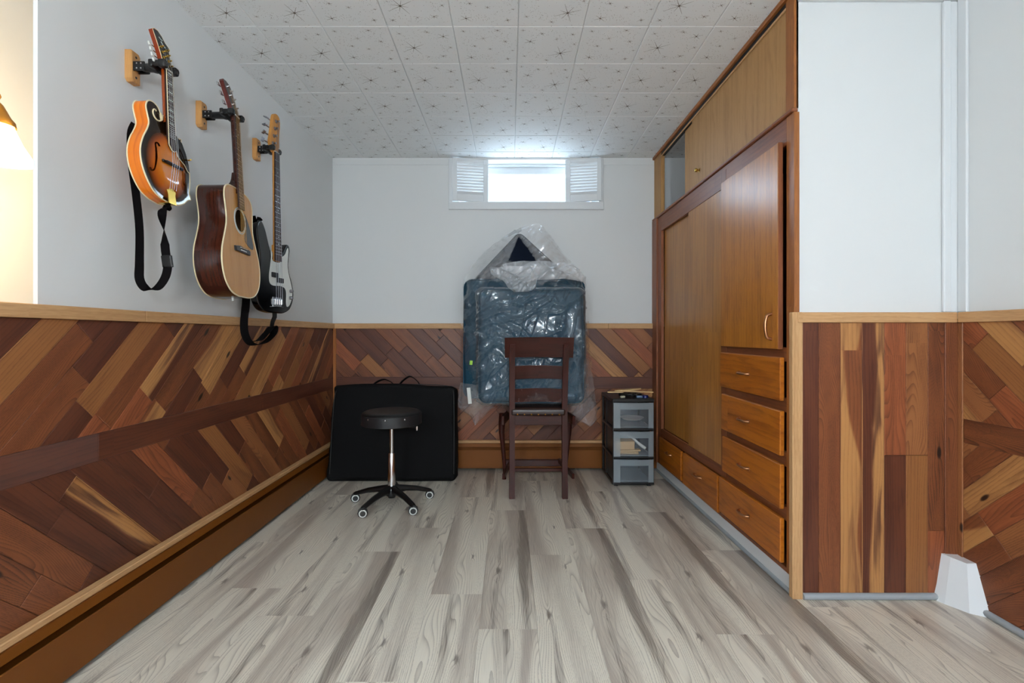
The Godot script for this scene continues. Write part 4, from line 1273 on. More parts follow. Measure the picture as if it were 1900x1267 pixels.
func build_mandolin() -> void:
	var g := thing("mandolin", "sunburst scroll-body mandolin with cream binding hanging on the wall", "mandolin", Vector3(XL + 0.150, 1.582, -1.805), wall_basis(2.4))
	var body_pts := [Vector2(0, 0), Vector2(0.045, 0.005), Vector2(0.08, 0.02), Vector2(0.102, 0.038)]
	var ol := PackedVector2Array()
	ol.append_array(curve(body_pts, 4, false))
	ol.append_array(PackedVector2Array([Vector2(0.113, 0.043), Vector2(0.124, 0.046), Vector2(0.121, 0.054)]))
	ol.append_array(curve([Vector2(0.114, 0.068), Vector2(0.119, 0.10), Vector2(0.122, 0.14), Vector2(0.117, 0.185), Vector2(0.102, 0.222), Vector2(0.086, 0.248)], 4, false))
	ol.append_array(PackedVector2Array([Vector2(0.079, 0.262), Vector2(0.079, 0.274), Vector2(0.070, 0.271)]))
	ol.append_array(curve([Vector2(0.058, 0.268), Vector2(0.036, 0.278), Vector2(0.022, 0.297), Vector2(0.0165, 0.325)], 4, false))
	ol.append_array(curve([Vector2(-0.0165, 0.325), Vector2(-0.019, 0.308), Vector2(-0.027, 0.301), Vector2(-0.031, 0.315), Vector2(-0.033, 0.332), Vector2(-0.046, 0.347), Vector2(-0.068, 0.352), Vector2(-0.089, 0.344), Vector2(-0.099, 0.322), Vector2(-0.094, 0.295), Vector2(-0.088, 0.268), Vector2(-0.098, 0.24), Vector2(-0.12, 0.20), Vector2(-0.134, 0.155), Vector2(-0.131, 0.108), Vector2(-0.112, 0.062), Vector2(-0.08, 0.024), Vector2(-0.042, 0.006)], 4, false))
	var dp := 0.047
	var rim := mb().strip(ol, -0.001, -dp)
	rim.blanket(ol, [], 0.03, func(_p, d): return -dp - 0.011 * smoothstep(0.0, 0.09, d), func(_p, _d): return Color.WHITE, true)
	part("rim", rim, M.flame, g)
	var arch := func(p: Vector2, d: float) -> float: return 0.014 * smoothstep(0.008, 0.085, d) * (1.0 if p.y < 0.25 else 0.6)
	var amber := Color(0.62, 0.19, 0.015)
	var mid := Color(0.36, 0.075, 0.010)
	var edge := Color(0.018, 0.009, 0.007)
	var burst := func(p: Vector2, d: float) -> Color:
		var q := Vector2((p.x + 0.005) / 0.115, (p.y - 0.135) / 0.135)
		var t := clampf(q.length(), 0.0, 1.3)
		var c := amber.lerp(mid, smoothstep(0.35, 0.78, t))
		c = c.lerp(edge, smoothstep(0.66, 0.96, t))
		return c.lerp(edge, smoothstep(0.012, 0.004, d))
	var cuts := []   # the two f-holes
	for s in [-1.0, 1.0]:
		var cv := curve([Vector2(0.050, 0.193), Vector2(0.056, 0.203), Vector2(0.065, 0.198), Vector2(0.066, 0.18), Vector2(0.068, 0.150), Vector2(0.072, 0.120), Vector2(0.076, 0.100), Vector2(0.086, 0.094), Vector2(0.091, 0.103)], 4, false)
		var rr := [0.0058, 0.0045, 0.0034, 0.0042, 0.0056, 0.0042, 0.0034, 0.0045, 0.0058]
		var one := PackedVector2Array()
		var two := PackedVector2Array()
		for i in cv.size():
			var k := mini(i / 4, 7)
			var rad := lerpf(rr[k], rr[k + 1], (i - k * 4) / 4.0) * 0.8
			var d := (cv[mini(i + 1, cv.size() - 1)] - cv[maxi(i - 1, 0)]).normalized().orthogonal() * rad
			one.append(Vector2((cv[i].x + d.x) * s - 0.005, cv[i].y + d.y))
			two.append(Vector2((cv[i].x - d.x) * s - 0.005, cv[i].y - d.y))
		two.reverse()
		one.append_array(two)
		cuts.append(one)
	part("soundboard", mb().blanket(ol, cuts, 0.008, arch, burst), M.burst, g)
	part("front_binding", mb().tube(loop_ring(ol, -0.001), 0.0026, 6, false), M.cream, g)
	part("back_binding", mb().tube(loop_ring(ol, -dp), 0.0026, 6, false), M.cream, g)
	var sc := []
	for i in 26:
		var t := i / 25.0
		var a := 0.9 - t * TAU * 1.05
		var r := lerpf(0.026, 0.007, t)
		sc.append(Vector3(-0.062 + cos(a) * r * 1.0 + 0.012 * (1.0 - t), 0.318 + sin(a) * r - 0.012 * (1.0 - t), 0.0035))
	part("scroll_inlay", mb().tube(sc, 0.0026, 6), M.cream, g)
	var gp := PackedVector2Array([Vector2(0.018, 0.300), Vector2(0.032, 0.281), Vector2(0.058, 0.267), Vector2(0.078, 0.257), Vector2(0.098, 0.223), Vector2(0.112, 0.185), Vector2(0.117, 0.150), Vector2(0.10, 0.156), Vector2(0.078, 0.172), Vector2(0.045, 0.178), Vector2(0.028, 0.188)])
	var lift := func(p: Vector2) -> float: return arch.call(p, MB.edge(p, ol)) + 0.0045
	part("pickguard", mb().blanket(gp, [], 0.012, func(p, _d): return lift.call(p), func(_p, _d): return Color.WHITE), M.black_gloss, g)
	var ge := []
	for p in [gp[0], gp[10], gp[9], gp[8], gp[7], gp[6]]: ge.append(Vector3(p.x, p.y, lift.call(p)))
	part("pickguard_edge", mb().tube(ge, 0.0014, 6), M.cream, g)
	part("pickguard_clamp", mb().tube([Vector3(0.112, 0.205, 0.014), Vector3(0.124, 0.207, 0.002), Vector3(0.122, 0.207, -0.02)], 0.003, 8), M.gold, g)
	var br := mb()
	br.rbox(Vector3(0, 0.143, 0.0185), Vector3(0.108, 0.010, 0.008), 0.003)
	br.rbox(Vector3(0, 0.143, 0.0265), Vector3(0.090, 0.007, 0.007), 0.003)
	part("bridge", br, M.ebony, g)
	var tp := mb()
	tp.prism(PackedVector2Array([Vector2(-0.021, -0.002), Vector2(0.021, -0.002), Vector2(0.019, 0.030), Vector2(0.024, 0.046), Vector2(0.013, 0.050), Vector2(0.007, 0.060), Vector2(0.0, 0.056), Vector2(-0.007, 0.060), Vector2(-0.013, 0.050), Vector2(-0.024, 0.046), Vector2(-0.019, 0.030)]), 0.004, 0.001, Transform3D(Basis(Vector3(1, 0, 0), deg_to_rad(-4.0)), Vector3(0, 0, 0.0125)))
	tp.box(Vector3(0, -0.003, -0.008), Vector3(0.040, 0.004, 0.042), 0.001)
	part("tailpiece", tp, M.gold, g)
	var nk := mb()
	neck_shape(nk, 0.30, 0.034, 0.50, 0.029, 0.010, 0.019)
	part("neck", nk, mat(Color(0.56, 0.235, 0.06), 0.18), g)
	var FB := PackedVector2Array([Vector2(-0.0175, 0.215), Vector2(-0.004, 0.198), Vector2(0.009, 0.196), Vector2(0.0195, 0.203), Vector2(0.0195, 0.22), Vector2(0.0145, 0.498), Vector2(-0.0145, 0.498)])
	var fb := part("fingerboard", mb().prism(FB, 0.010, 0.0008, Transform3D(Basis(), Vector3(0, 0, 0.021)), PI / 2), M.fingerboard, g)
	part("fingerboard_binding", mb().tube(loop_ring(FB, 0.0195), 0.0017, 6, false), M.cream, fb)
	var fr := mb()
	frets(fr, 0.498, 0.352, 22, 0.029, 0.22, 0.037, 0.0212)
	part("frets", fr, M.chrome, fb).set_meta("kind", "stuff")
	var dots := mb()
	for i in [1, 3, 5, 7, 10, 12, 15]:
		var y := 0.498 - 0.352 * (1.0 - pow(2.0, -(i - 0.5) / 12.0))
		dots.box(Vector3(0, y, 0.0212), Vector3(0.020, 0.0055 - i * 0.0002, 0.0006), 0.0)
	part("inlays", dots, M.pearl, fb).set_meta("kind", "stuff")
	part("nut", mb().box(Vector3(0, 0.500, 0.0195), Vector3(0.03, 0.004, 0.009), 0.0008), M.white_plastic, g)
	var hx := Transform3D(Basis(Vector3(1, 0, 0), deg_to_rad(-12.0)), Vector3(0, 0.503, 0.018))
	var HS := PackedVector2Array([Vector2(-0.016, 0), Vector2(0.016, 0), Vector2(0.024, 0.02), Vector2(0.027, 0.06), Vector2(0.030, 0.088), Vector2(0.041, 0.100), Vector2(0.035, 0.108), Vector2(0.020, 0.118), Vector2(0.008, 0.138), Vector2(-0.008, 0.150), Vector2(-0.024, 0.148), Vector2(-0.036, 0.140), Vector2(-0.034, 0.122), Vector2(-0.030, 0.095), Vector2(-0.026, 0.06), Vector2(-0.024, 0.02)])
	var hd := part("headstock", mb().prism(HS, 0.016, 0.001, hx), mat(Color(0.50, 0.17, 0.035), 0.18), g)
	var hs := PackedVector2Array()
	for p in HS: hs.append((p - Vector2(0, 0.07)) * 0.96 + Vector2(0, 0.07))
	part("face_veneer", mb().prism(hs, 0.0015, 0.0003, hx.translated_local(Vector3(0, 0, 0.0012))), M.black_gloss, hd)
	var hr := []
	for p in HS: hr.append(hx * Vector3(p.x, p.y, 0.0))
	hr.append(hr[0])
	part("headstock_binding", mb().tube(hr, 0.0011, 6, false), M.cream, hd)
	var orn := mb()
	orn.tube([hx * Vector3(-0.012, 0.122, 0.0016), hx * Vector3(-0.004, 0.116, 0.0016), hx * Vector3(0.006, 0.118, 0.0016)], 0.0012, 5)
	orn.tube([hx * Vector3(-0.006, 0.108, 0.0016), hx * Vector3(0.0, 0.098, 0.0016), hx * Vector3(0.012, 0.092, 0.0016)], 0.0011, 5)
	part("headstock_inlay", orn, M.pearl, hd)
	for s in [-1.0, 1.0]:
		for i in 4:
			var y := 0.020 + i * 0.021
			var t := mb()
			t.lathe([Vector2(0, 0.012), Vector2(0.0028, 0.0115), Vector2(0.0028, 0.003), Vector2(0.0055, 0.0018), Vector2(0.0055, 0)], 10, hx * Transform3D(Basis(Vector3(1, 0, 0), PI / 2), Vector3(0.0135 * s, y, 0.001)))
			t.tube([hx * Vector3(0.02 * s, y, -0.020), hx * Vector3(0.037 * s, y, -0.020)], 0.0018, 6)
			var tn := part("tuner", t, M.gold, hd)
			part("button", mb().rbox(hx * Vector3(0.043 * s, y, -0.020), Vector3(0.013, 0.015, 0.007), 0.0034, hx.basis), M.white_plastic, tn)
	var st := mb()
	for i in 4:
		for q in [-0.0009, 0.0009]:
			var t := (i / 3.0 - 0.5)
			st.tube([Vector3(t * 0.034 + q, 0.05, 0.0155), Vector3(t * 0.034 + q, 0.143, 0.031), Vector3(t * 0.023 + q, 0.500, 0.0245), hx * Vector3(0.012 * signf(t), 0.020 + 0.021 * (i if i < 2 else 3 - i) * 2.0, 0.008)], 0.0005, 4, false)
	part("strings", st, M.chrome, g).set_meta("kind", "stuff")
	# the strap: from the end pin down, up behind the body to the scroll
	var P := curve3([Vector3(0.002, -0.006, -0.018), Vector3(-0.004, -0.018, -0.006), Vector3(-0.028, -0.028, -0.004), Vector3(-0.040, -0.06, -0.002), Vector3(-0.036, -0.12, 0.0), Vector3(-0.032, -0.19, 0.0), Vector3(-0.026, -0.235, 0.002), Vector3(-0.034, -0.285, -0.004), Vector3(-0.062, -0.328, -0.016), Vector3(-0.095, -0.332, -0.030), Vector3(-0.108, -0.300, -0.042), Vector3(-0.098, -0.24, -0.048), Vector3(-0.086, -0.12, -0.052), Vector3(-0.084, 0.0, -0.060), Vector3(-0.090, 0.12, -0.066), Vector3(-0.094, 0.22, -0.062), Vector3(-0.090, 0.262, -0.049)], 5)
	var wd := []
	for i in P.size():
		var t := float(i) / (P.size() - 1)
		wd.append(Vector3(0.4, 0, 1).lerp(Vector3(1, 0.1, 0.35), smoothstep(0.5, 0.75, t)) if t > 0.28 else Vector3(sin(t * 22.0), 0.2, cos(t * 22.0)))
	part("strap", mb().ribbon(P, wd, 0.028, 0.002), M.strap, g)
	part("strap_buckle", mb().rbox(Vector3(-0.028, -0.225, 0.002), Vector3(0.012, 0.045, 0.038), 0.004, Basis(Vector3(0, 0, 1), 0.15)), M.black_plastic, g)

func build_bass() -> void:
	var g := thing("bass_guitar", "black electric bass with white pickguard hanging near the back corner", "bass guitar", Vector3(XL + 0.130, 1.205, -2.68), wall_basis(0.8, -7.0))
	var ol := curve([Vector2(0, 0), Vector2(0.07, 0.003), Vector2(0.128, 0.028), Vector2(0.162, 0.078), Vector2(0.17, 0.13), Vector2(0.154, 0.19), Vector2(0.131, 0.24), Vector2(0.122, 0.285), Vector2(0.129, 0.335), Vector2(0.137, 0.375), Vector2(0.128, 0.402), Vector2(0.107, 0.405), Vector2(0.088, 0.385), Vector2(0.064, 0.352), Vector2(0.038, 0.340), Vector2(-0.036, 0.342), Vector2(-0.055, 0.362), Vector2(-0.072, 0.405), Vector2(-0.092, 0.455), Vector2(-0.12, 0.490), Vector2(-0.148, 0.484), Vector2(-0.163, 0.45), Vector2(-0.160, 0.40), Vector2(-0.148, 0.34), Vector2(-0.141, 0.28), Vector2(-0.149, 0.22), Vector2(-0.164, 0.16), Vector2(-0.171, 0.11), Vector2(-0.157, 0.05), Vector2(-0.12, 0.014), Vector2(-0.06, 0.002)], 4)
	var body := mb()
	body.strip(ol, -0.008, -0.036)
	# rounded edges front and back
	for e in [[-0.008, 0.0, 1.0], [-0.036, -0.044, -1.0]]:
		var inn := PackedVector2Array()
		var k := ol.size()
		var mids := PackedVector2Array()
		for i in k:
			var d := (ol[(i + 1) % k] - ol[(i + k - 1) % k]).normalized()
			var nn := Vector2(d.y, -d.x)
			inn.append(ol[i] - nn * 0.008)
			mids.append(ol[i] - nn * 0.0024)
		for ring in [[ol, e[0], mids, lerpf(e[0], e[1], 0.7), 0.0, 0.6], [mids, lerpf(e[0], e[1], 0.7), inn, e[1], 0.6, 1.0]]:
			for i in k:
				var j := (i + 1) % k
				var l := []
				for q in [[ring[0], i, ring[1], ring[4]], [ring[0], j, ring[1], ring[4]], [ring[2], j, ring[3], ring[5]], [ring[2], i, ring[3], ring[5]]]:
					var d: Vector2 = (ol[(q[1] + 1) % k] - ol[(q[1] + k - 1) % k]).normalized()
					var nn := Vector3(d.y * (1.0 - q[3]), -d.x * (1.0 - q[3]), e[2] * q[3]).normalized()
					l.append([Vector3(q[0][q[1]].x, q[0][q[1]].y, q[2]), nn, Vector2.ZERO])
				body.tri(l[0], l[1], l[2]); body.tri(l[0], l[2], l[3])
		var idx := Geometry2D.triangulate_polygon(inn)
		for t in range(0, idx.size(), 3):
			var l := []
			for j in 3: l.append([Vector3(inn[idx[t + j]].x, inn[idx[t + j]].y, e[1]), Vector3(0, 0, e[2]), Vector2.ZERO])
			body.tri(l[0], l[1], l[2])
	part("body", body, M.black_gloss, g)
	var pg := curve([Vector2(-0.050, 0.350), Vector2(-0.047, 0.31), Vector2(-0.056, 0.26), Vector2(-0.068, 0.205), Vector2(-0.062, 0.165), Vector2(-0.03, 0.152), Vector2(0.03, 0.156), Vector2(0.075, 0.148), Vector2(0.09, 0.12), Vector2(0.088, 0.07), Vector2(0.095, 0.042), Vector2(0.12, 0.052), Vector2(0.146, 0.095), Vector2(0.150, 0.14), Vector2(0.132, 0.195), Vector2(0.112, 0.245), Vector2(0.106, 0.29), Vector2(0.114, 0.34), Vector2(0.118, 0.372), Vector2(0.110, 0.385), Vector2(0.085, 0.345), Vector2(0.06, 0.328), Vector2(0.036, 0.322), Vector2(0.034, 0.29), Vector2(-0.034, 0.29), Vector2(-0.036, 0.33)], 3)
	part("pickguard", mb().prism(pg, 0.0025, 0.0006, Transform3D(Basis(), Vector3(0, 0, 0.0025))), M.white_plastic, g)
	var pu := mb()
	pu.rbox(Vector3(-0.022, 0.212, 0.006), Vector3(0.056, 0.028, 0.012), 0.004)
	pu.rbox(Vector3(0.026, 0.186, 0.006), Vector3(0.056, 0.028, 0.012), 0.004)
	part("pickup", pu, M.black, g)
	for e in [[0.128, 0.135], [0.124, 0.095]]:
		part("knob", mb().lathe([Vector2(0, 0.020), Vector2(0.008, 0.020), Vector2(0.0095, 0.018), Vector2(0.010, 0.003)], 16, Transform3D(Basis(Vector3(1, 0, 0), PI / 2), Vector3(e[0], e[1], 0))), M.steel, g)
	var br := mb()
	br.box(Vector3(0, 0.062, 0.0015), Vector3(0.080, 0.055, 0.003), 0.001)
	br.box(Vector3(0, 0.036, 0.008), Vector3(0.080, 0.003, 0.016), 0.0008)
	for i in 4: br.tube([Vector3((i - 1.5) * 0.019, 0.048, 0.009), Vector3((i - 1.5) * 0.019, 0.078, 0.009)], 0.006, 10)
	part("bridge", br, M.chrome, g)
	var nk := mb()
	neck_shape(nk, 0.295, 0.064, 0.915, 0.042, 0.010, 0.021)
	nk.box(Vector3(0, 0.335, 0.0), Vector3(0.06, 0.09, 0.018), 0.003)
	part("neck", nk, M.maple, g)
	var fb := part("fingerboard", mb().prism(taper(0.292, 0.064, 0.90, 0.042), 0.006, 0.001, Transform3D(Basis(), Vector3(0, 0, 0.0155)), PI / 2), M.fingerboard, g)
	var fr := mb()
	frets(fr, 0.90, 0.835, 20, 0.042, 0.292, 0.064, 0.0158)
	part("frets", fr, M.chrome, fb).set_meta("kind", "stuff")
	var dots := mb()
	for i in [3, 5, 7, 9, 12, 15, 17]:
		var y := 0.90 - 0.835 * (1.0 - pow(2.0, -(i - 0.5) / 12.0))
		dots.lathe([Vector2(0, 0.0003), Vector2(0.0032, 0.0003)], 8, Transform3D(Basis(Vector3(1, 0, 0), PI / 2), Vector3(0, y, 0.0156)))
	part("inlays", dots, M.pearl, fb).set_meta("kind", "stuff")
	var hp := curve([Vector2(-0.021, 0.90), Vector2(0.021, 0.90), Vector2(0.030, 0.93), Vector2(0.036, 0.955), Vector2(0.036, 0.99), Vector2(0.040, 1.03), Vector2(0.046, 1.07), Vector2(0.042, 1.11), Vector2(0.018, 1.124), Vector2(-0.008, 1.115), Vector2(-0.020, 1.09), Vector2(-0.028, 1.05), Vector2(-0.038, 1.0), Vector2(-0.048, 0.955), Vector2(-0.044, 0.93), Vector2(-0.028, 0.918)], 4)
	var hd := part("headstock", mb().prism(hp, 0.016, 0.0015, Transform3D(Basis(), Vector3(0, 0, 0.006)), PI / 2, 40.0), M.maple, g)
	var ty := [0.945, 0.990, 1.035, 1.080]
	var txs := [-0.024, -0.014, -0.004, 0.008]
	for i in 4:
		var t := mb()
		t.lathe([Vector2(0, 0.018), Vector2(0.006, 0.018), Vector2(0.005, 0.006), Vector2(0.010, 0.002), Vector2(0.010, 0.0), Vector2(0.006, -0.001), Vector2(0.006, -0.026), Vector2(0.0, -0.026)], 14, Transform3D(Basis(Vector3(1, 0, 0), PI / 2), Vector3(txs[i], ty[i], 0.006)))
		t.tube([Vector3(txs[i], ty[i], -0.016), Vector3(txs[i] - 0.048, ty[i], -0.016)], 0.0035, 8)
		t.rbox(Vector3(txs[i] - 0.058, ty[i], -0.016), Vector3(0.022, 0.024, 0.006), 0.0028, Basis(Vector3(1, 0, 0), 0.4 + i * 0.5))
		part("tuner", t, M.steel, hd)
	part("nut", mb().box(Vector3(0, 0.902, 0.013), Vector3(0.042, 0.004, 0.009), 0.0008), M.white_plastic, g)
	var st := mb()
	for i in 4: st.tube([Vector3((i - 1.5) * 0.019, 0.052, 0.0165), Vector3((i - 1.5) * 0.0105, 0.90, 0.0185), Vector3(txs[i] + 0.006, ty[i], 0.016)], 0.0011, 5, false)
	part("strings", st, M.steel, g).set_meta("kind", "stuff")
	var P := curve3([Vector3(-0.12, 0.485, -0.012), Vector3(-0.135, 0.50, -0.026), Vector3(-0.160, 0.46, -0.056), Vector3(-0.170, 0.34, -0.066), Vector3(-0.165, 0.20, -0.068), Vector3(-0.172, 0.06, -0.062), Vector3(-0.205, -0.06, -0.052), Vector3(-0.200, -0.13, -0.046), Vector3(-0.150, -0.172, -0.044), Vector3(-0.06, -0.165, -0.040), Vector3(0.010, -0.120, -0.034), Vector3(0.020, -0.082, -0.028), Vector3(-0.012, -0.075, -0.024), Vector3(-0.055, -0.110, -0.028), Vector3(-0.110, -0.150, -0.034), Vector3(-0.160, -0.155, -0.040)], 5)
	var wd := []
	for i in P.size(): wd.append(Vector3(0.85, 0, 0.5) if i < 28 else Vector3(0.2, 0.15, 1))
	part("strap", mb().ribbon(P, wd, 0.040, 0.002), M.strap, g)
	part("strap_end", mb().ribbon([Vector3(0.0, 0.004, -0.014), Vector3(-0.006, -0.02, -0.010), Vector3(-0.014, -0.05, -0.018), Vector3(-0.012, -0.076, -0.025)], [Vector3(1, 0, 0.5), Vector3(1, 0, 0.4), Vector3(1, 0, 0.3), Vector3(1, 0, 0.2)], 0.026, 0.003), M.black, g)
	part("strap_button", mb().lathe([Vector2(0, -0.014), Vector2(0.007, -0.013), Vector2(0.004, -0.007), Vector2(0.006, 0.0)], 12, Transform3D(Basis(), Vector3(0, 0.001, -0.022))), M.chrome, g)

func build_instruments() -> void:
	build_mandolin()
	build_acoustic()
	build_bass()
	hanger("wood and black wall hanger holding the sunburst mandolin", -1.802, 2.092, 0.118, 0.03)
	hanger("wood and black wall hanger holding the acoustic guitar", -2.205, 2.098, 0.142, 0.046)
	hanger("wood and black wall hanger holding the black bass", -2.685, 2.125, 0.088, 0.044)

# ------------------------------------------------------------------ furniture at the back wall
func build_case() -> void:
	# black carrying case, leaning back against the wall
	var c := thing("carrying_case", "large black fabric carrying case leaning in the back left corner", "case", Vector3(-0.872, 0.0, -3.50), Basis(Vector3(1, 0, 0), deg_to_rad(-9.0)))
	var nz := noise(31, 3.0, 2)
	var body := mb().rbox(Vector3(0, 0.365, -0.10), Vector3(0.96, 0.72, 0.20), 0.035, Basis(), 14, 3)
	body.warp(func(p: Vector3) -> Vector3:
		var t := clampf(p.y / 0.73, 0.0, 1.0)
		var sag := 0.016 * exp(-pow((p.x + 0.02) / 0.12, 2.0)) * smoothstep(0.8, 1.0, t)
		var fold := 0.010 * exp(-pow((p.x + 0.075) / 0.02, 2.0)) * smoothstep(0.55, 1.0, t) * (1.0 if p.z > -0.1 else 0.0)
		return Vector3(p.x * (1.0 - 0.035 * t) + nz.get_noise_2d(p.y * 2.0, 4.0) * 0.008, p.y - 0.02 * smoothstep(0.1, 0.48, absf(p.x + 0.1)) * smoothstep(0.85, 1.0, t) - sag * 0.0, p.z + nz.get_noise_3d(p.x, p.y, p.z) * 0.014 - fold))
	part("shell", body, M.nylon, c)
	part("zip", mb().tube(curve3([Vector3(-0.45, 0.06, 0.003), Vector3(-0.445, 0.60, 0.006), Vector3(-0.42, 0.68, -0.02), Vector3(-0.36, 0.712, -0.05), Vector3(0, 0.722, -0.06), Vector3(0.36, 0.712, -0.05), Vector3(0.43, 0.68, -0.02), Vector3(0.455, 0.60, 0.004), Vector3(0.465, 0.06, 0.004)], 5), 0.0035, 6), M.black, c)
	for e in [[-0.10, 0.0, 0.035], [0.095, -0.03, 0.060]]:
		var pth := curve3([Vector3(e[0] - 0.085, 0.705, -0.08 + e[1]), Vector3(e[0] - 0.06, 0.722 + e[2] * 0.4, -0.08 + e[1]), Vector3(e[0], 0.725 + e[2], -0.085 + e[1]), Vector3(e[0] + 0.06, 0.722 + e[2] * 0.4, -0.08 + e[1]), Vector3(e[0] + 0.085, 0.705, -0.08 + e[1])], 5)
		var wd := []
		for i in pth.size(): wd.append(Vector3(0, 0.1, 1))
		part("handle", mb().ribbon(pth, wd, 0.032, 0.006), M.strap, c)

func build_stool() -> void:
	var s := thing("rolling_stool", "black round rolling stool with chrome gas lift on five casters", "stool", Vector3(-0.752, 0, -3.05))
	part("seat", mb().lathe([Vector2(0, 0.600), Vector2(0.14, 0.600), Vector2(0.172, 0.597), Vector2(0.184, 0.588), Vector2(0.187, 0.578), Vector2(0.187, 0.522), Vector2(0.183, 0.516), Vector2(0, 0.512)], 40), M.leather, s)
	part("seat_band", mb().lathe([Vector2(0.1875, 0.583), Vector2(0.1895, 0.581), Vector2(0.1895, 0.520), Vector2(0.1875, 0.518)], 40), mat(Color(0.075, 0.078, 0.09), 0.5), s)
	for a in [-52.0, -88.0, -124.0]:
		var d := Vector3(cos(deg_to_rad(a)), 0, -sin(deg_to_rad(a)))
		part("rivet", mb().lathe([Vector2(0, 0.002), Vector2(0.004, 0.001), Vector2(0.005, 0)], 10, Transform3D(Basis(d.cross(Vector3.UP).normalized(), d, Vector3.UP), d * 0.190 + Vector3(0, 0.568, 0))), M.chrome, s)
	part("lever", mb().tube([Vector3(0.03, 0.505, 0.01), Vector3(0.155, 0.503, 0.05), Vector3(0.168, 0.500, 0.052)], 0.005, 8), M.black_plastic, s)
	part("lever_tip", mb().rbox(Vector3(0.172, 0.497, 0.054), Vector3(0.012, 0.030, 0.012), 0.004), M.chrome, s)
	part("mount", mb().lathe([Vector2(0, 0.513), Vector2(0.075, 0.513), Vector2(0.075, 0.505), Vector2(0.030, 0.50), Vector2(0.024, 0.485), Vector2(0, 0.485)], 24), M.black_plastic, s)
	part("piston", mb().lathe([Vector2(0.013, 0.29), Vector2(0.013, 0.50)], 20), M.chrome, s)
	part("gas_cylinder", mb().lathe([Vector2(0, 0.330), Vector2(0.018, 0.330), Vector2(0.0205, 0.326), Vector2(0.026, 0.12), Vector2(0.0265, 0.10), Vector2(0, 0.10)], 24), M.chrome, s)
	part("hub", mb().lathe([Vector2(0.028, 0.115), Vector2(0.040, 0.112), Vector2(0.046, 0.10), Vector2(0.044, 0.065), Vector2(0.028, 0.060), Vector2(0.022, 0.045), Vector2(0, 0.045)], 24), M.black_plastic, s)
	for k in 5:
		var a := deg_to_rad(-118.0 + 72.0 * k)
		var d := Vector3(cos(a), 0, -sin(a))
		var side := d.cross(Vector3.UP)
		var leg := mb()
		var pts := []
		var prof := [[0.025, 0.098, 0.026, 0.038], [0.09, 0.094, 0.022, 0.026], [0.16, 0.082, 0.019, 0.022], [0.215, 0.066, 0.018, 0.020], [0.248, 0.056, 0.017, 0.018], [0.262, 0.052, 0.010, 0.012]]
		for q in prof:
			var row := []
			for j in 13:
				var t := TAU * j / 12.0
				row.append(d * q[0] + side * cos(t) * q[2] + Vector3.UP * (q[1] + sin(t) * q[3] * 0.75))
			pts.append(row)
		leg.sheet(pts, true)
		var lg := part("leg", leg, M.black_plastic, s)
		var turn: float = deg_to_rad([-75.0, -80.0, -85.0, -100.0, 40.0][k])
		var wd := Vector3(cos(turn), 0, -sin(turn)) if k != 4 else Vector3(0.3, 0, 1).normalized()
		var at := d * 0.25 + Vector3(0, 0.026, 0)
		var bs := Basis(wd.cross(Vector3.UP).normalized(), wd, Vector3.UP)
		var cs := mb()
		cs.tube([d * 0.25 + Vector3(0, 0.058, 0), d * 0.25 + Vector3(0, 0.030, 0)], 0.009, 10)
		cs.lathe([Vector2(0, 0.011), Vector2(0.022, 0.011), Vector2(0.0255, 0.007), Vector2(0.0255, -0.007), Vector2(0.022, -0.011), Vector2(0, -0.011)], 20, Transform3D(bs, at))
		cs.lathe([Vector2(0.024, 0.010), Vector2(0.030, 0.009), Vector2(0.030, -0.009), Vector2(0.024, -0.010)], 10, Transform3D(bs, at + Vector3(0, 0.003, 0)))
		var cm := part("caster", cs, M.black_plastic, s)
		part("wheel_ring", mb().lathe([Vector2(0.0165, 0.0115), Vector2(0.0165, 0.0128), Vector2(0.0225, 0.0125), Vector2(0.0235, 0.0105)], 22, Transform3D(bs, at)), M.white_plastic, cm)

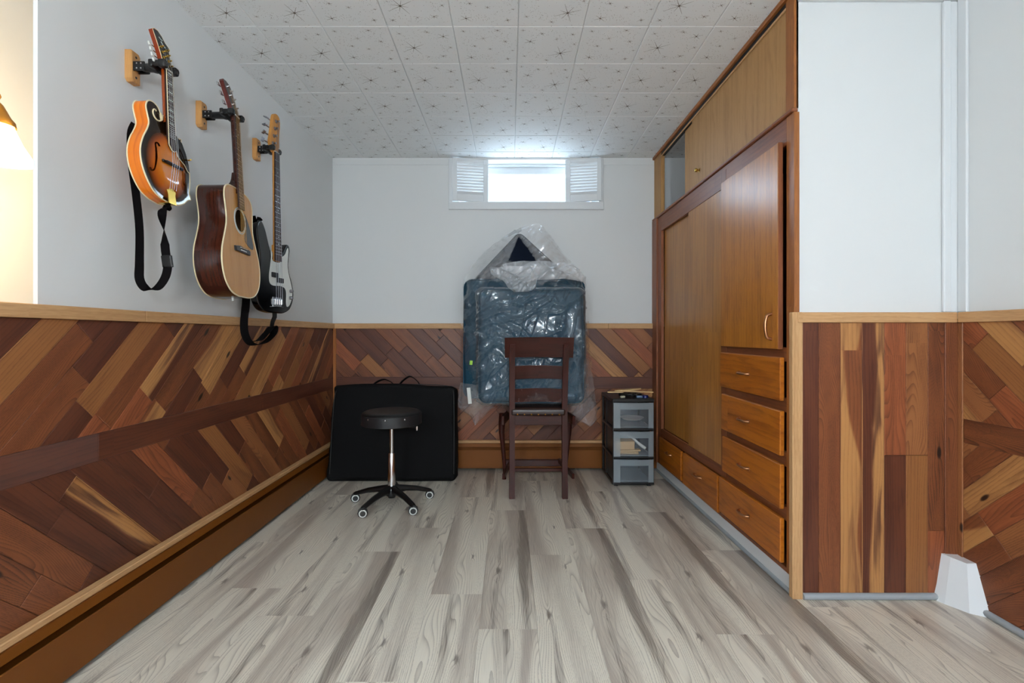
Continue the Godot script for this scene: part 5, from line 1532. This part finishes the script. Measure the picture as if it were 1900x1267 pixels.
func build_chair() -> void:
	var c := thing("dining_chair", "dark cherry wood chair turned to the wall, brown leather seat with brass nails", "chair", Vector3(0.193, 0, -3.35))
	# own axes: the back stands at +z (towards the camera)
	for s in [-1.0, 1.0]:
		var x: float = 0.175 * s
		var m := mb()
		var prof := [[0.205, 0.0], [0.190, 0.25], [0.182, 0.50], [0.190, 0.66], [0.225, 0.84], [0.292, 1.025]]
		var side := PackedVector2Array()
		for q in curve([Vector2(0.205, 0.0), Vector2(0.190, 0.25), Vector2(0.182, 0.50), Vector2(0.192, 0.66), Vector2(0.228, 0.84), Vector2(0.285, 1.022)], 4, false): side.append(q)
		var bk := side.duplicate()
		bk.reverse()
		for q in bk: side.append(q + Vector2(-0.034, 0.0))
		m.prism(side, 0.038, 0.003, Transform3D(Basis(Vector3(0, 0, 1), Vector3(0, 1, 0), Vector3(-1, 0, 0)), Vector3(x - 0.019, 0, 0)), PI / 2)
		part("back_leg", m, M.cherry, c)
		var fl := []
		for q in [[0.250, -0.190, 0.50, 0.026, 0.030], [0.256, -0.205, 0.44, 0.025, 0.028], [0.258, -0.215, 0.36, 0.021, 0.024], [0.248, -0.215, 0.24, 0.016, 0.018], [0.238, -0.220, 0.12, 0.014, 0.016], [0.236, -0.230, 0.05, 0.014, 0.016], [0.240, -0.238, 0.0, 0.016, 0.018]]:
			var row := []
			for j in 13:
				var t := TAU * j / 12.0
				var k := 1.0 / maxf(absf(cos(t)), absf(sin(t)))
				k = lerpf(1.0, k, 0.6)
				row.append(Vector3(q[0] * s - 0.008 * s + cos(t) * q[3] * k, q[2], q[1] + sin(t) * q[4] * k))
			fl.append(row)
		part("front_leg", mb().sheet(fl, s > 0), M.cherry, c)
		part("side_rail", mb().box(Vector3(0.208 * s, 0.515, -0.01), Vector3(0.020, 0.062, 0.40), 0.003, 2, Basis(Vector3.UP, 0.14 * s)), M.cherry, c)
		part("side_stretcher", mb().box(Vector3(0.205 * s, 0.145, -0.01), Vector3(0.018, 0.035, 0.40), 0.003, 2, Basis(Vector3.UP, 0.13 * s)), M.cherry, c)
	# curved back boards: crest and two slats, on the wall side of the posts
	for e in [[0.935, 1.065, 0.222, 0.264, 0.016, 0.02], [0.790, 0.878, 0.157, 0.208, 0.013, 0.016], [0.632, 0.724, 0.157, 0.178, 0.013, 0.014]]:
		var m := mb()
		var ring := []
		for i in 17:
			var t := i / 8.0 - 1.0
			var bow: float = -e[5] * (1.0 - t * t)
			var lean: float = (e[1] - e[0]) * 0.36 if e[0] > 0.9 else (e[1] - e[0]) * 0.24
			var up: float = 0.004 * (1.0 - t * t)
			ring.append([Vector3(t * e[2], e[0] + up, e[3] - 0.012 + bow), Vector3(t * e[2], e[1] + up, e[3] - 0.012 + lean + bow), Vector3(t * e[2], e[1] + up, e[3] - 0.012 - e[4] + lean + bow), Vector3(t * e[2], e[0] + up, e[3] - 0.012 - e[4] + bow)])
		for k in 4:
			var rows := []
			for r in ring: rows.append([r[k], r[(k + 1) % 4]])
			m.sheet(rows, true)
		m.quad(ring[0][0], ring[0][1], ring[0][2], ring[0][3], Vector3(-1, 0, 0))
		m.quad(ring[16][0], ring[16][1], ring[16][2], ring[16][3], Vector3(1, 0, 0))
		for i in m.uv.size(): m.uv[i] = Vector2(m.v[i].x, m.v[i].y)
		part("crest_rail" if e[0] > 0.9 else "back_slat", m, M.cherry, c)
	part("rear_apron", mb().box(Vector3(0, 0.514, 0.168), Vector3(0.315, 0.064, 0.022), 0.003, 0), M.cherry, c)
	part("front_apron", mb().box(Vector3(0, 0.514, -0.205), Vector3(0.43, 0.064, 0.022), 0.003, 0), M.cherry, c)
	part("stretcher", mb().box(Vector3(0, 0.128, -0.215), Vector3(0.44, 0.05, 0.022), 0.003, 0), M.cherry, c)
	part("stretcher", mb().box(Vector3(0, 0.15, 0.05), Vector3(0.38, 0.022, 0.022), 0.003, 0), M.cherry, c)
	var pad := mb().rbox(Vector3(0, 0.570, -0.02), Vector3(0.47, 0.056, 0.42), 0.022, Basis(), 6, 3)
	pad.warp(func(p: Vector3) -> Vector3:
		var k := lerpf(1.06, 0.78, clampf((p.z + 0.23) / 0.42, 0.0, 1.0))
		return Vector3(p.x * k, p.y + (0.014 * (1.0 - pow(p.x / 0.235, 2.0)) * (1.0 - pow((p.z + 0.02) / 0.21, 2.0)) if p.y > 0.57 else 0.0), p.z))
	var st := part("seat", pad, M.brown_leather, c)
	for i in 7:
		part("nail", mb().lathe([Vector2(0, 0.004), Vector2(0.0035, 0.003), Vector2(0.0055, 0)], 10, Transform3D(Basis(Vector3(1, 0, 0), PI / 2), Vector3((i - 3) * 0.046, 0.556, 0.189))), M.brass, st)

# ------------------------------------------------------------------ wrapped cushions standing on the chair
func crease(nz: FastNoiseLite, p: Vector2) -> float:   # thin ridges running in a few directions
	var sum := 0.0
	var k := 0
	for e in [[0.55, 1.0, 5.0, 0.9], [-0.75, 1.3, 7.0, 0.7], [1.25, 1.5, 9.0, 0.45]]:
		var d := Vector2(cos(e[0]), sin(e[0]))
		var bend := nz.get_noise_2d(p.x * 1.3 + k * 9.0, p.y * 1.3) * 0.5
		var a := 1.0 - absf(nz.get_noise_2d(p.dot(d) * e[1] + k * 31.0, p.dot(d.orthogonal()) * e[2] + bend)) * 5.5
		if a > 0.0: sum += a * a * e[3]
		k += 1
	return sum

func cushion(called: String, label: String, ctr: Vector3, size: Vector3, r: float, bs: Basis, m: Material, group: String) -> Node3D:
	var o := thing(called, label, "cushion", ctr, bs, group)
	var nz := noise(int(size.x * 900), 4.0, 2)
	var b := mb().rbox(Vector3.ZERO, size, r, Basis(), 8, 3)
	b.warp(func(p: Vector3) -> Vector3: return p + Vector3(0, 0, nz.get_noise_2d(p.x, p.y) * 0.012 + signf(p.z) * 0.018 * (1.0 - pow(p.x / size.x * 2.0, 2.0)) * (1.0 - pow(p.y / size.y * 2.0, 2.0))))
	part("cover", b, m, o)
	for s in [-1.0, 1.0]:
		var h := size * 0.5
		var k := r * 0.75
		var q := []
		for e in [[-1, -1], [1, -1], [1, 1], [-1, 1]]:
			for j in 5:
				var a: float = [PI, -PI / 2, 0.0, PI / 2][[[-1, -1], [1, -1], [1, 1], [-1, 1]].find(e)] + PI / 2 * j / 4.0
				q.append(Vector3(e[0] * (h.x - r) + cos(a) * r * 0.98, e[1] * (h.y - r) + sin(a) * r * 0.98, s * (h.z - r * 0.55)))
		q.append(q[0])
		part("piping", mb().tube(q, 0.005, 6, false), m, o)
	return o

func drape(rows: Array, z0: float, depth: float, power: float, sd: int, amp: float, gap := PackedVector2Array(), nx := 60, ny := 90) -> MB:
	# rows: [y, x left, x right] from bottom to top
	var nz := noise(sd, 1.0, 3)
	var g := []
	for j in ny + 1:
		var f := float(j) / ny * (rows.size() - 1)
		var k := mini(int(f), rows.size() - 2)
		var t := f - k
		var a: Array = rows[k]
		var b: Array = rows[k + 1]
		var row := []
		for i in nx + 1:
			var s := float(i) / nx * 2.0 - 1.0
			var x := lerpf(lerpf(a[1], b[1], t), lerpf(a[2], b[2], t), (s + 1.0) * 0.5)
			var y := lerpf(a[0], b[0], t)
			var c := crease(nz, Vector2(x, y))
			var n2 := nz.get_noise_2d(x * 2.0 + 50.0, y * 2.0)
			row.append(Vector3(x + nz.get_noise_2d(y * 7.0, s * 2.0) * 0.010, y + nz.get_noise_2d(x * 7.0, 9.0) * 0.010, z0 - depth * pow(absf(s), power) + c * amp + n2 * amp * 1.4))
		g.append(row)
	var m := mb()
	m.sheet(g)
	if gap.size() > 2:
		var out := mb()
		for i in range(0, m.v.size(), 3):
			var c := (m.v[i] + m.v[i + 1] + m.v[i + 2]) / 3.0
			if Geometry2D.is_point_in_polygon(Vector2(c.x, c.y), gap): continue
			for j in 3:
				out.v.append(m.v[i + j]); out.n.append(m.n[i + j]); out.uv.append(m.uv[i + j]); out.c.append(Color.WHITE)
		return out
	return m

func build_cushions() -> void:
	var gp := "upholstered cushions stacked on the chair"
	var first := cushion("wrapped_cushion", "teal upholstered cushion in clear plastic, front one on the dark chair", Vector3(0.150, 1.005, -3.335), Vector3(0.715, 0.78, 0.17), 0.05, Basis(Vector3(1, 0, 0), deg_to_rad(-3.0)), M.teal, gp)
	cushion("wrapped_cushion", "wide blue upholstered cushion standing right behind the front teal one", Vector3(0.112, 1.055, -3.57), Vector3(0.90, 0.88, 0.13), 0.06, Basis(Vector3(1, 0, 0), deg_to_rad(-3.0)), M.teal, gp)
	cushion("wrapped_cushion", "navy cushion turned on its corner, its peak highest against the white wall", Vector3(0.095, 1.43, -3.775), Vector3(0.66, 0.66, 0.10), 0.045, Basis(Vector3(1, 0, 0), deg_to_rad(-3.0)) * Basis(Vector3(0, 0, 1), deg_to_rad(47.0)), M.navy, gp)
	# plastic of the front cushion
	var f := Node3D.new()
	f.name = "plastic_wrap"
	first.add_child(f)
	f.transform = first.transform.affine_inverse() * Transform3D(Basis(), Vector3(0.150, 0.595, -3.335))
	var nz := noise(811, 1.0, 3)
	var sh := mb().rbox(Vector3(0, 0.41, 0), Vector3(0.755, 0.81, 0.23), 0.06, Basis(Vector3(1, 0, 0), deg_to_rad(-3.0)), 80, 3)
	sh.warp(func(p: Vector3) -> Vector3:
		var low := smoothstep(0.45, 0.0, p.y)
		var side := smoothstep(0.22, 0.38, absf(p.x))
		var c := crease(nz, Vector2(p.x, p.y))
		var k := 0.016 + 0.020 * maxf(low, side * 0.8)
		return p + Vector3(signf(p.x) * c * 0.008 * side, 0, (c * k + nz.get_noise_2d(p.x * 2.5, p.y * 2.5) * 0.012) * signf(p.z)))
	part("wrap", sh, M.film, f)
	var top := [[0.775, -0.12, -0.02], [0.80, -0.16, 0.03], [0.86, -0.20, 0.04], [0.90, -0.27, 0.05], [0.945, -0.28, 0.10]]
	part("gathered_flap", drape(top, 0.165, 0.05, 2.0, 821, 0.022, PackedVector2Array(), 44, 44), M.milky, f)
	var roll := [[0.86, -0.02, 0.36], [0.90, -0.10, 0.37], [0.94, -0.17, 0.34], [0.975, -0.20, 0.28], [0.985, -0.16, 0.22]]
	part("gathered_fold", drape(roll, 0.14, 0.10, 2.0, 823, 0.020, PackedVector2Array(), 54, 36), M.milky, f)
	# plastic over the two rear cushions
	var r := thing("plastic_bag", "loose clear plastic cover draped over the rear cushions, tails hanging down", "plastic bag", Vector3(0.1, 0.55, -3.44))
	var rows := []
	for e in [[0.555, -0.365, 0.630], [0.575, -0.375, 0.640], [0.77, -0.375, 0.640], [0.97, -0.372, 0.612], [1.167, -0.372, 0.607], [1.364, -0.370, 0.620], [1.483, -0.345, 0.575], [1.602, -0.290, 0.495], [1.72, -0.195, 0.400], [1.82, -0.045, 0.315], [1.885, 0.10, 0.235]]:
		rows.append([e[0] - 0.55, e[1] - 0.1, e[2] - 0.1])
	var gap := PackedVector2Array([Vector2(0.07 - 0.1, 1.815 - 0.55), Vector2(0.235 - 0.1, 1.578 - 0.55), Vector2(-0.01 - 0.1, 1.625 - 0.55)])
	part("front_sheet", drape(rows, -0.012, 0.20, 9.0, 831, 0.028, gap, 84, 120), M.film, r)
	var over := [[0.90, -0.46, 0.50], [0.98, -0.45, 0.49], [1.06, -0.40, 0.42], [1.16, -0.31, 0.32], [1.27, -0.17, 0.24], [1.33, -0.06, 0.18]]
	part("top_sheet", drape(over, -0.10, 0.18, 3.0, 837, 0.032, gap, 56, 50), M.cloudy, r)
	part("hanging_tail", drape([[-0.115, 0.46, 0.50], [-0.095, 0.40, 0.535], [-0.02, 0.30, 0.55], [0.06, 0.22, 0.54], [0.20, 0.26, 0.52], [0.36, 0.36, 0.49]], 0.02, 0.10, 2.0, 841, 0.024, PackedVector2Array(), 40, 60), M.tail, r)
	part("hanging_tail", drape([[-0.11, -0.355, -0.335], [-0.06, -0.39, -0.28], [0.0, -0.47, -0.22], [0.05, -0.475, -0.18], [0.18, -0.46, -0.24]], 0.02, 0.08, 2.0, 843, 0.024, PackedVector2Array(), 40, 40), M.tail, r)
	part("tag", mb().box(Vector3(-0.385, 0.10, 0.045), Vector3(0.026, 0.115, 0.002), 0.0, 1, Basis(Vector3(0, 0, 1), 0.10)), M.white_plastic, r)
	part("tag", mb().box(Vector3(-0.372, 0.335, 0.045), Vector3(0.020, 0.030, 0.002), 0.0, 1, Basis(Vector3(0, 0, 1), -0.1)), mat(Color(0.55, 0.75, 0.10), 0.5), r)

# ------------------------------------------------------------------ drawer cart and the clutter on it
func build_cart() -> void:
	var c := thing("drawer_cart", "black plastic cart with three frosted translucent drawers by the closet", "drawer unit", Vector3(0.885, 0, -3.60))
	var K: Material = M.black_plastic
	var w := 0.148
	var d := 0.195
	for y in [[0.012, 0.030], [0.198, 0.214], [0.398, 0.416], [0.602, 0.628]]:
		part("tray_frame", mb().rbox(Vector3(0, (y[0] + y[1]) / 2, 0), Vector3(w * 2 + 0.004, y[1] - y[0], d * 2 + (0.012 if y[0] > 0.5 else 0.004)), 0.006, Basis(), 2, 2), K, c)
	for s in [-1.0, 1.0]:
		for z in [-d + 0.012, d - 0.010]:
			part("post", mb().rbox(Vector3((w - 0.008) * s, 0.315, z), Vector3(0.016, 0.60, 0.022), 0.004, Basis(), 1, 2), K, c)
		for y in [0.115, 0.307, 0.508]:
			part("side_panel", mb().box(Vector3((w - 0.012) * s, y, 0), Vector3(0.004, 0.165, d * 2 - 0.12), 0.001), mat(Color(0.16, 0.17, 0.18), 0.4), c)
			part("side_post", mb().box(Vector3((w - 0.008) * s, y, -0.06), Vector3(0.012, 0.18, 0.03), 0.003), K, c)
		for z in [-d + 0.03, d - 0.03]:
			part("foot", mb().lathe([Vector2(0.014, 0.014), Vector2(0.016, 0.0), Vector2(0, 0)], 12, Transform3D(Basis(), Vector3((w - 0.03) * s, 0, z))), K, c)
	var n := 0
	for y in [[0.033, 0.196], [0.217, 0.396], [0.419, 0.600]]:
		var dr := Node3D.new()
		dr.name = "drawer"
		c.add_child(dr, true)
		var hy: float = y[1] - y[0]
		# bowed front: wings, top band and a clearer middle
		var bow := func(x: float) -> float: return d + 0.004 + 0.012 * (1.0 - pow(x / w, 2.0))
		var panel := func(x0: float, x1: float, y0: float, y1: float, out: float) -> MB:
			var g := []
			for j in 3:
				var row := []
				for i in 7:
					var x := lerpf(x0, x1, i / 6.0)
					row.append(Vector3(x, lerpf(y0, y1, j / 2.0), bow.call(x) + out))
				g.append(row)
			return mb().sheet(g)
		part("front_wing", panel.call(-w + 0.006, -w + 0.052, y[0], y[1], 0.004), M.frost, dr)
		part("front_wing", panel.call(w - 0.044, w - 0.006, y[0], y[1], 0.004), M.frost, dr)
		part("front_band", panel.call(-w + 0.052, w - 0.044, y[1] - hy * 0.26, y[1], 0.006), M.frost, dr)
		part("front_window", panel.call(-w + 0.052, w - 0.044, y[0], y[1] - hy * 0.26, -0.002), M.clear_plastic, dr)
		part("bin", b2(Vector3(-w + 0.02, y[0] + 0.002, -d + 0.03), Vector3(w - 0.02, y[0] + 0.006, d - 0.005)), M.frost, dr)
		part("bin_back", b2(Vector3(-w + 0.02, y[0] + 0.002, -d + 0.03), Vector3(w - 0.02, y[1] - 0.03, -d + 0.034)), mat(Color(0.25, 0.29, 0.33), 0.5), dr)
		n += 1
	var at := Vector3(0.885, 0, -3.60)
	var tan := mat(Color(0.80, 0.66, 0.46), 0.6)
	solo("wooden_block", b2(at + Vector3(-0.12, 0.255, 0.05), at + Vector3(0.02, 0.315, 0.16), 0.004), tan, "thick tan block inside the middle drawer of the cart", "block")
	solo("wooden_slip", mb().box(at + Vector3(-0.02, 0.246, 0.13), Vector3(0.17, 0.014, 0.05), 0.003, 0, Basis(Vector3.UP, 0.1)), tan, "tan slip lying upper in the middle drawer of the cart", "slip")
	solo("wooden_slip", mb().box(at + Vector3(-0.03, 0.231, 0.13), Vector3(0.16, 0.014, 0.05), 0.003, 0, Basis(Vector3.UP, -0.08)), tan, "tan slip lying lowest in the middle drawer of the cart", "slip")
	solo("curved_stick", mb().tube(curve3([at + Vector3(-0.06, 0.35, 0.06), at + Vector3(0.01, 0.332, 0.10), at + Vector3(0.06, 0.29, 0.12), at + Vector3(0.105, 0.258, 0.13)], 5), [0.006, 0.006, 0.007, 0.007, 0.008, 0.008, 0.009, 0.010, 0.010, 0.010, 0.011, 0.011, 0.012, 0.012, 0.012, 0.010], 8), M.white_plastic, "white curved stick standing in the middle drawer of the cart", "stick")
	solo("shallow_dish", mb().lathe([Vector2(0, 0.0), Vector2(0.06, 0.002), Vector2(0.085, 0.016), Vector2(0.088, 0.016), Vector2(0.062, -0.002), Vector2(0, -0.004)], 24, Transform3D(Basis(), at + Vector3(0.02, 0.462, 0.08))), mat(Color(0.78, 0.74, 0.72), 0.4), "pale shallow dish seen through the top drawer of the cart", "dish")
	# on top
	var y := 0.628
	var tanp := mat(Color(0.83, 0.70, 0.50), 0.55)
	var flat := func(pts: Array, h: float, th: float, turn: float, tilt: float, off: Vector3) -> MB:
		var m := mb()
		m.prism(curve(pts, 3), th, 0.001, Transform3D(Basis(Vector3.UP, turn) * Basis(Vector3(0, 0, 1), tilt) * Basis(Vector3(1, 0, 0), -PI / 2), at + off + Vector3(0, h + th, 0)))
		return m
	solo("wooden_piece", flat.call([Vector2(-0.10, 0), Vector2(-0.05, 0.03), Vector2(0.04, 0.035), Vector2(0.11, 0.012), Vector2(0.06, -0.02), Vector2(-0.04, -0.03)], y + 0.040, 0.008, 0.1, 0.06, Vector3(0.0, 0, 0.03)), tanp, "broad pale wooden piece on top of the cart, uppermost of the pile", "wood piece")
	solo("wooden_piece", flat.call([Vector2(-0.10, 0.018), Vector2(0.0, 0.022), Vector2(0.13, 0.004), Vector2(0.02, -0.014), Vector2(-0.10, -0.016)], y + 0.030, 0.008, 0.02, -0.05, Vector3(0.06, 0, 0.05)), tanp, "long pointed pale wooden piece overhanging the cart towards the closet", "wood piece")
	solo("wooden_piece", flat.call([Vector2(-0.06, 0.0), Vector2(-0.03, 0.016), Vector2(0.05, 0.014), Vector2(0.05, -0.012), Vector2(-0.03, -0.012)], y + 0.027, 0.008, -0.15, 0.03, Vector3(-0.095, 0, 0.06)), tanp, "short pale wooden piece at the left side of the cart top", "wood piece")
	var cord := []
	var rc := RandomNumberGenerator.new()
	rc.seed = 12
	for i in 15: cord.append(at + Vector3(0.01 + 0.075 * cos(i * 1.9) * rc.randf_range(0.4, 1.0), y + 0.008 + 0.020 * rc.randf(), 0.10 + 0.05 * sin(i * 2.3)))
	solo("cable_tangle", mb().tube(curve3(cord, 5), 0.0075, 8), M.black, "tangled black cable heaped on the front of the cart top", "cable")
	solo("black_clip", mb().rbox(at + Vector3(-0.045, y + 0.0125, 0.06), Vector3(0.05, 0.025, 0.035), 0.007, Basis(Vector3.UP, 0.4)), M.black_plastic, "small black clip under the pale pieces on the cart", "clip")
	solo("bottle_cap", mb().lathe([Vector2(0, 0.018), Vector2(0.018, 0.018), Vector2(0.020, 0.015), Vector2(0.021, 0.0), Vector2(0, 0)], 20, Transform3D(Basis(), at + Vector3(0.102, y + 0.0005, 0.14))), mat(Color(0.05, 0.09, 0.36), 0.35), "small blue cap at the right front of the cart top", "cap")
	solo("metal_tin", mb().rbox(at + Vector3(0.055, y + 0.0085, 0.15), Vector3(0.045, 0.016, 0.025), 0.004), mat(Color(0.42, 0.50, 0.60), 0.35, 0.3), "small grey-blue tin beside the blue cap on the cart", "tin")
	solo("white_scrap", mb().rbox(at + Vector3(-0.065, y + 0.008, 0.15), Vector3(0.035, 0.014, 0.02), 0.005, Basis(Vector3.UP, 0.5)), mat(Color(0.78, 0.75, 0.66), 0.6), "small off-white scrap at the left front of the cart top", "scrap")

# ------------------------------------------------------------------ wall sconce at the left edge
func sconce(label: String, at: Vector3, bs: Basis, energy: float, tint: Color) -> void:
	var s := thing("wall_sconce", label, "lamp", at, bs, "brass wall sconces")
	part("backplate", mb().lathe([Vector2(0, 0.018), Vector2(0.03, 0.016), Vector2(0.055, 0.006), Vector2(0.058, 0)], 24, Transform3D(Basis(Vector3(1, 0, 0), PI / 2), Vector3(-0.06, 0.0, 0))), M.brass, s)
	part("arm", mb().tube(curve3([Vector3(-0.06, 0, 0.012), Vector3(-0.055, 0.02, 0.08), Vector3(-0.03, 0.085, 0.15), Vector3(-0.008, 0.100, 0.180), Vector3(0, 0.075, 0.190)], 6), 0.006, 10), M.brass, s)
	part("finial", mb().lathe([Vector2(0, 0.012), Vector2(0.006, 0.010), Vector2(0.008, 0.003), Vector2(0.005, -0.004), Vector2(0.004, -0.014)], 14, Transform3D(Basis(), Vector3(0, 0.094, 0.190))), M.brass, s)
	part("fitter", mb().lathe([Vector2(0.006, 0.082), Vector2(0.012, 0.075), Vector2(0.020, 0.058), Vector2(0.026, 0.045), Vector2(0.034, 0.035), Vector2(0.036, 0.022)], 20, Transform3D(Basis(), Vector3(0, 0.0, 0.190))), M.brass, s)
	part("glass_shade", mb().lathe([Vector2(0.030, 0.030), Vector2(0.036, 0.010), Vector2(0.048, -0.020), Vector2(0.062, -0.045), Vector2(0.070, -0.062), Vector2(0.0735, -0.066)], 28, Transform3D(Basis(), Vector3(0, 0.0, 0.190))), M.lamp_glass, s)
	var l := OmniLight3D.new()
	l.name = "sconce_bulb"
	l.light_color = tint
	l.light_energy = energy
	l.light_size = 0.07
	l.shadow_enabled = true
	l.omni_range = 12.0
	l.omni_attenuation = 2.0
	l.position = Vector3(0, -0.035, 0.190)
	s.add_child(l, true)

func build_sconce() -> void:
	var gl := mat(Color(0.95, 0.93, 0.88), 0.35)
	gl.emission_enabled = true
	gl.emission = Color(1.0, 0.90, 0.72)
	gl.emission_energy_multiplier = 1.6
	M.lamp_glass = gl
	sconce("brass wall sconce with a glowing white glass shade at the left edge", Vector3(XL - 0.45, 1.73, -1.535), wall_basis().scaled(Vector3.ONE * 1.25), 0.42, Color(1.0, 0.87, 0.68))
	var rear := Basis(Vector3(-1, 0, 0), Vector3(0, 1, 0), Vector3(0, 0, -1))  # the next two are added fill lamps, out of view, to brighten the ceiling
	sconce("added unseen fill lamp in sconce form on the rear wall, nearer the left wall", Vector3(-0.65, 1.62, ZE), rear, 2.3, Color(0.91, 0.96, 1.0))
	sconce("added unseen fill lamp in sconce form on the rear wall, nearer the window", Vector3(0.35, 1.62, ZE), rear, 2.0, Color(0.91, 0.96, 1.0))

func build_furniture() -> void:
	build_case()
	build_stool()
	build_chair()
	build_cushions()
	build_cart()
	build_sconce()

func build_all() -> void:
	build_closet()
	build_instruments()
	build_furniture()
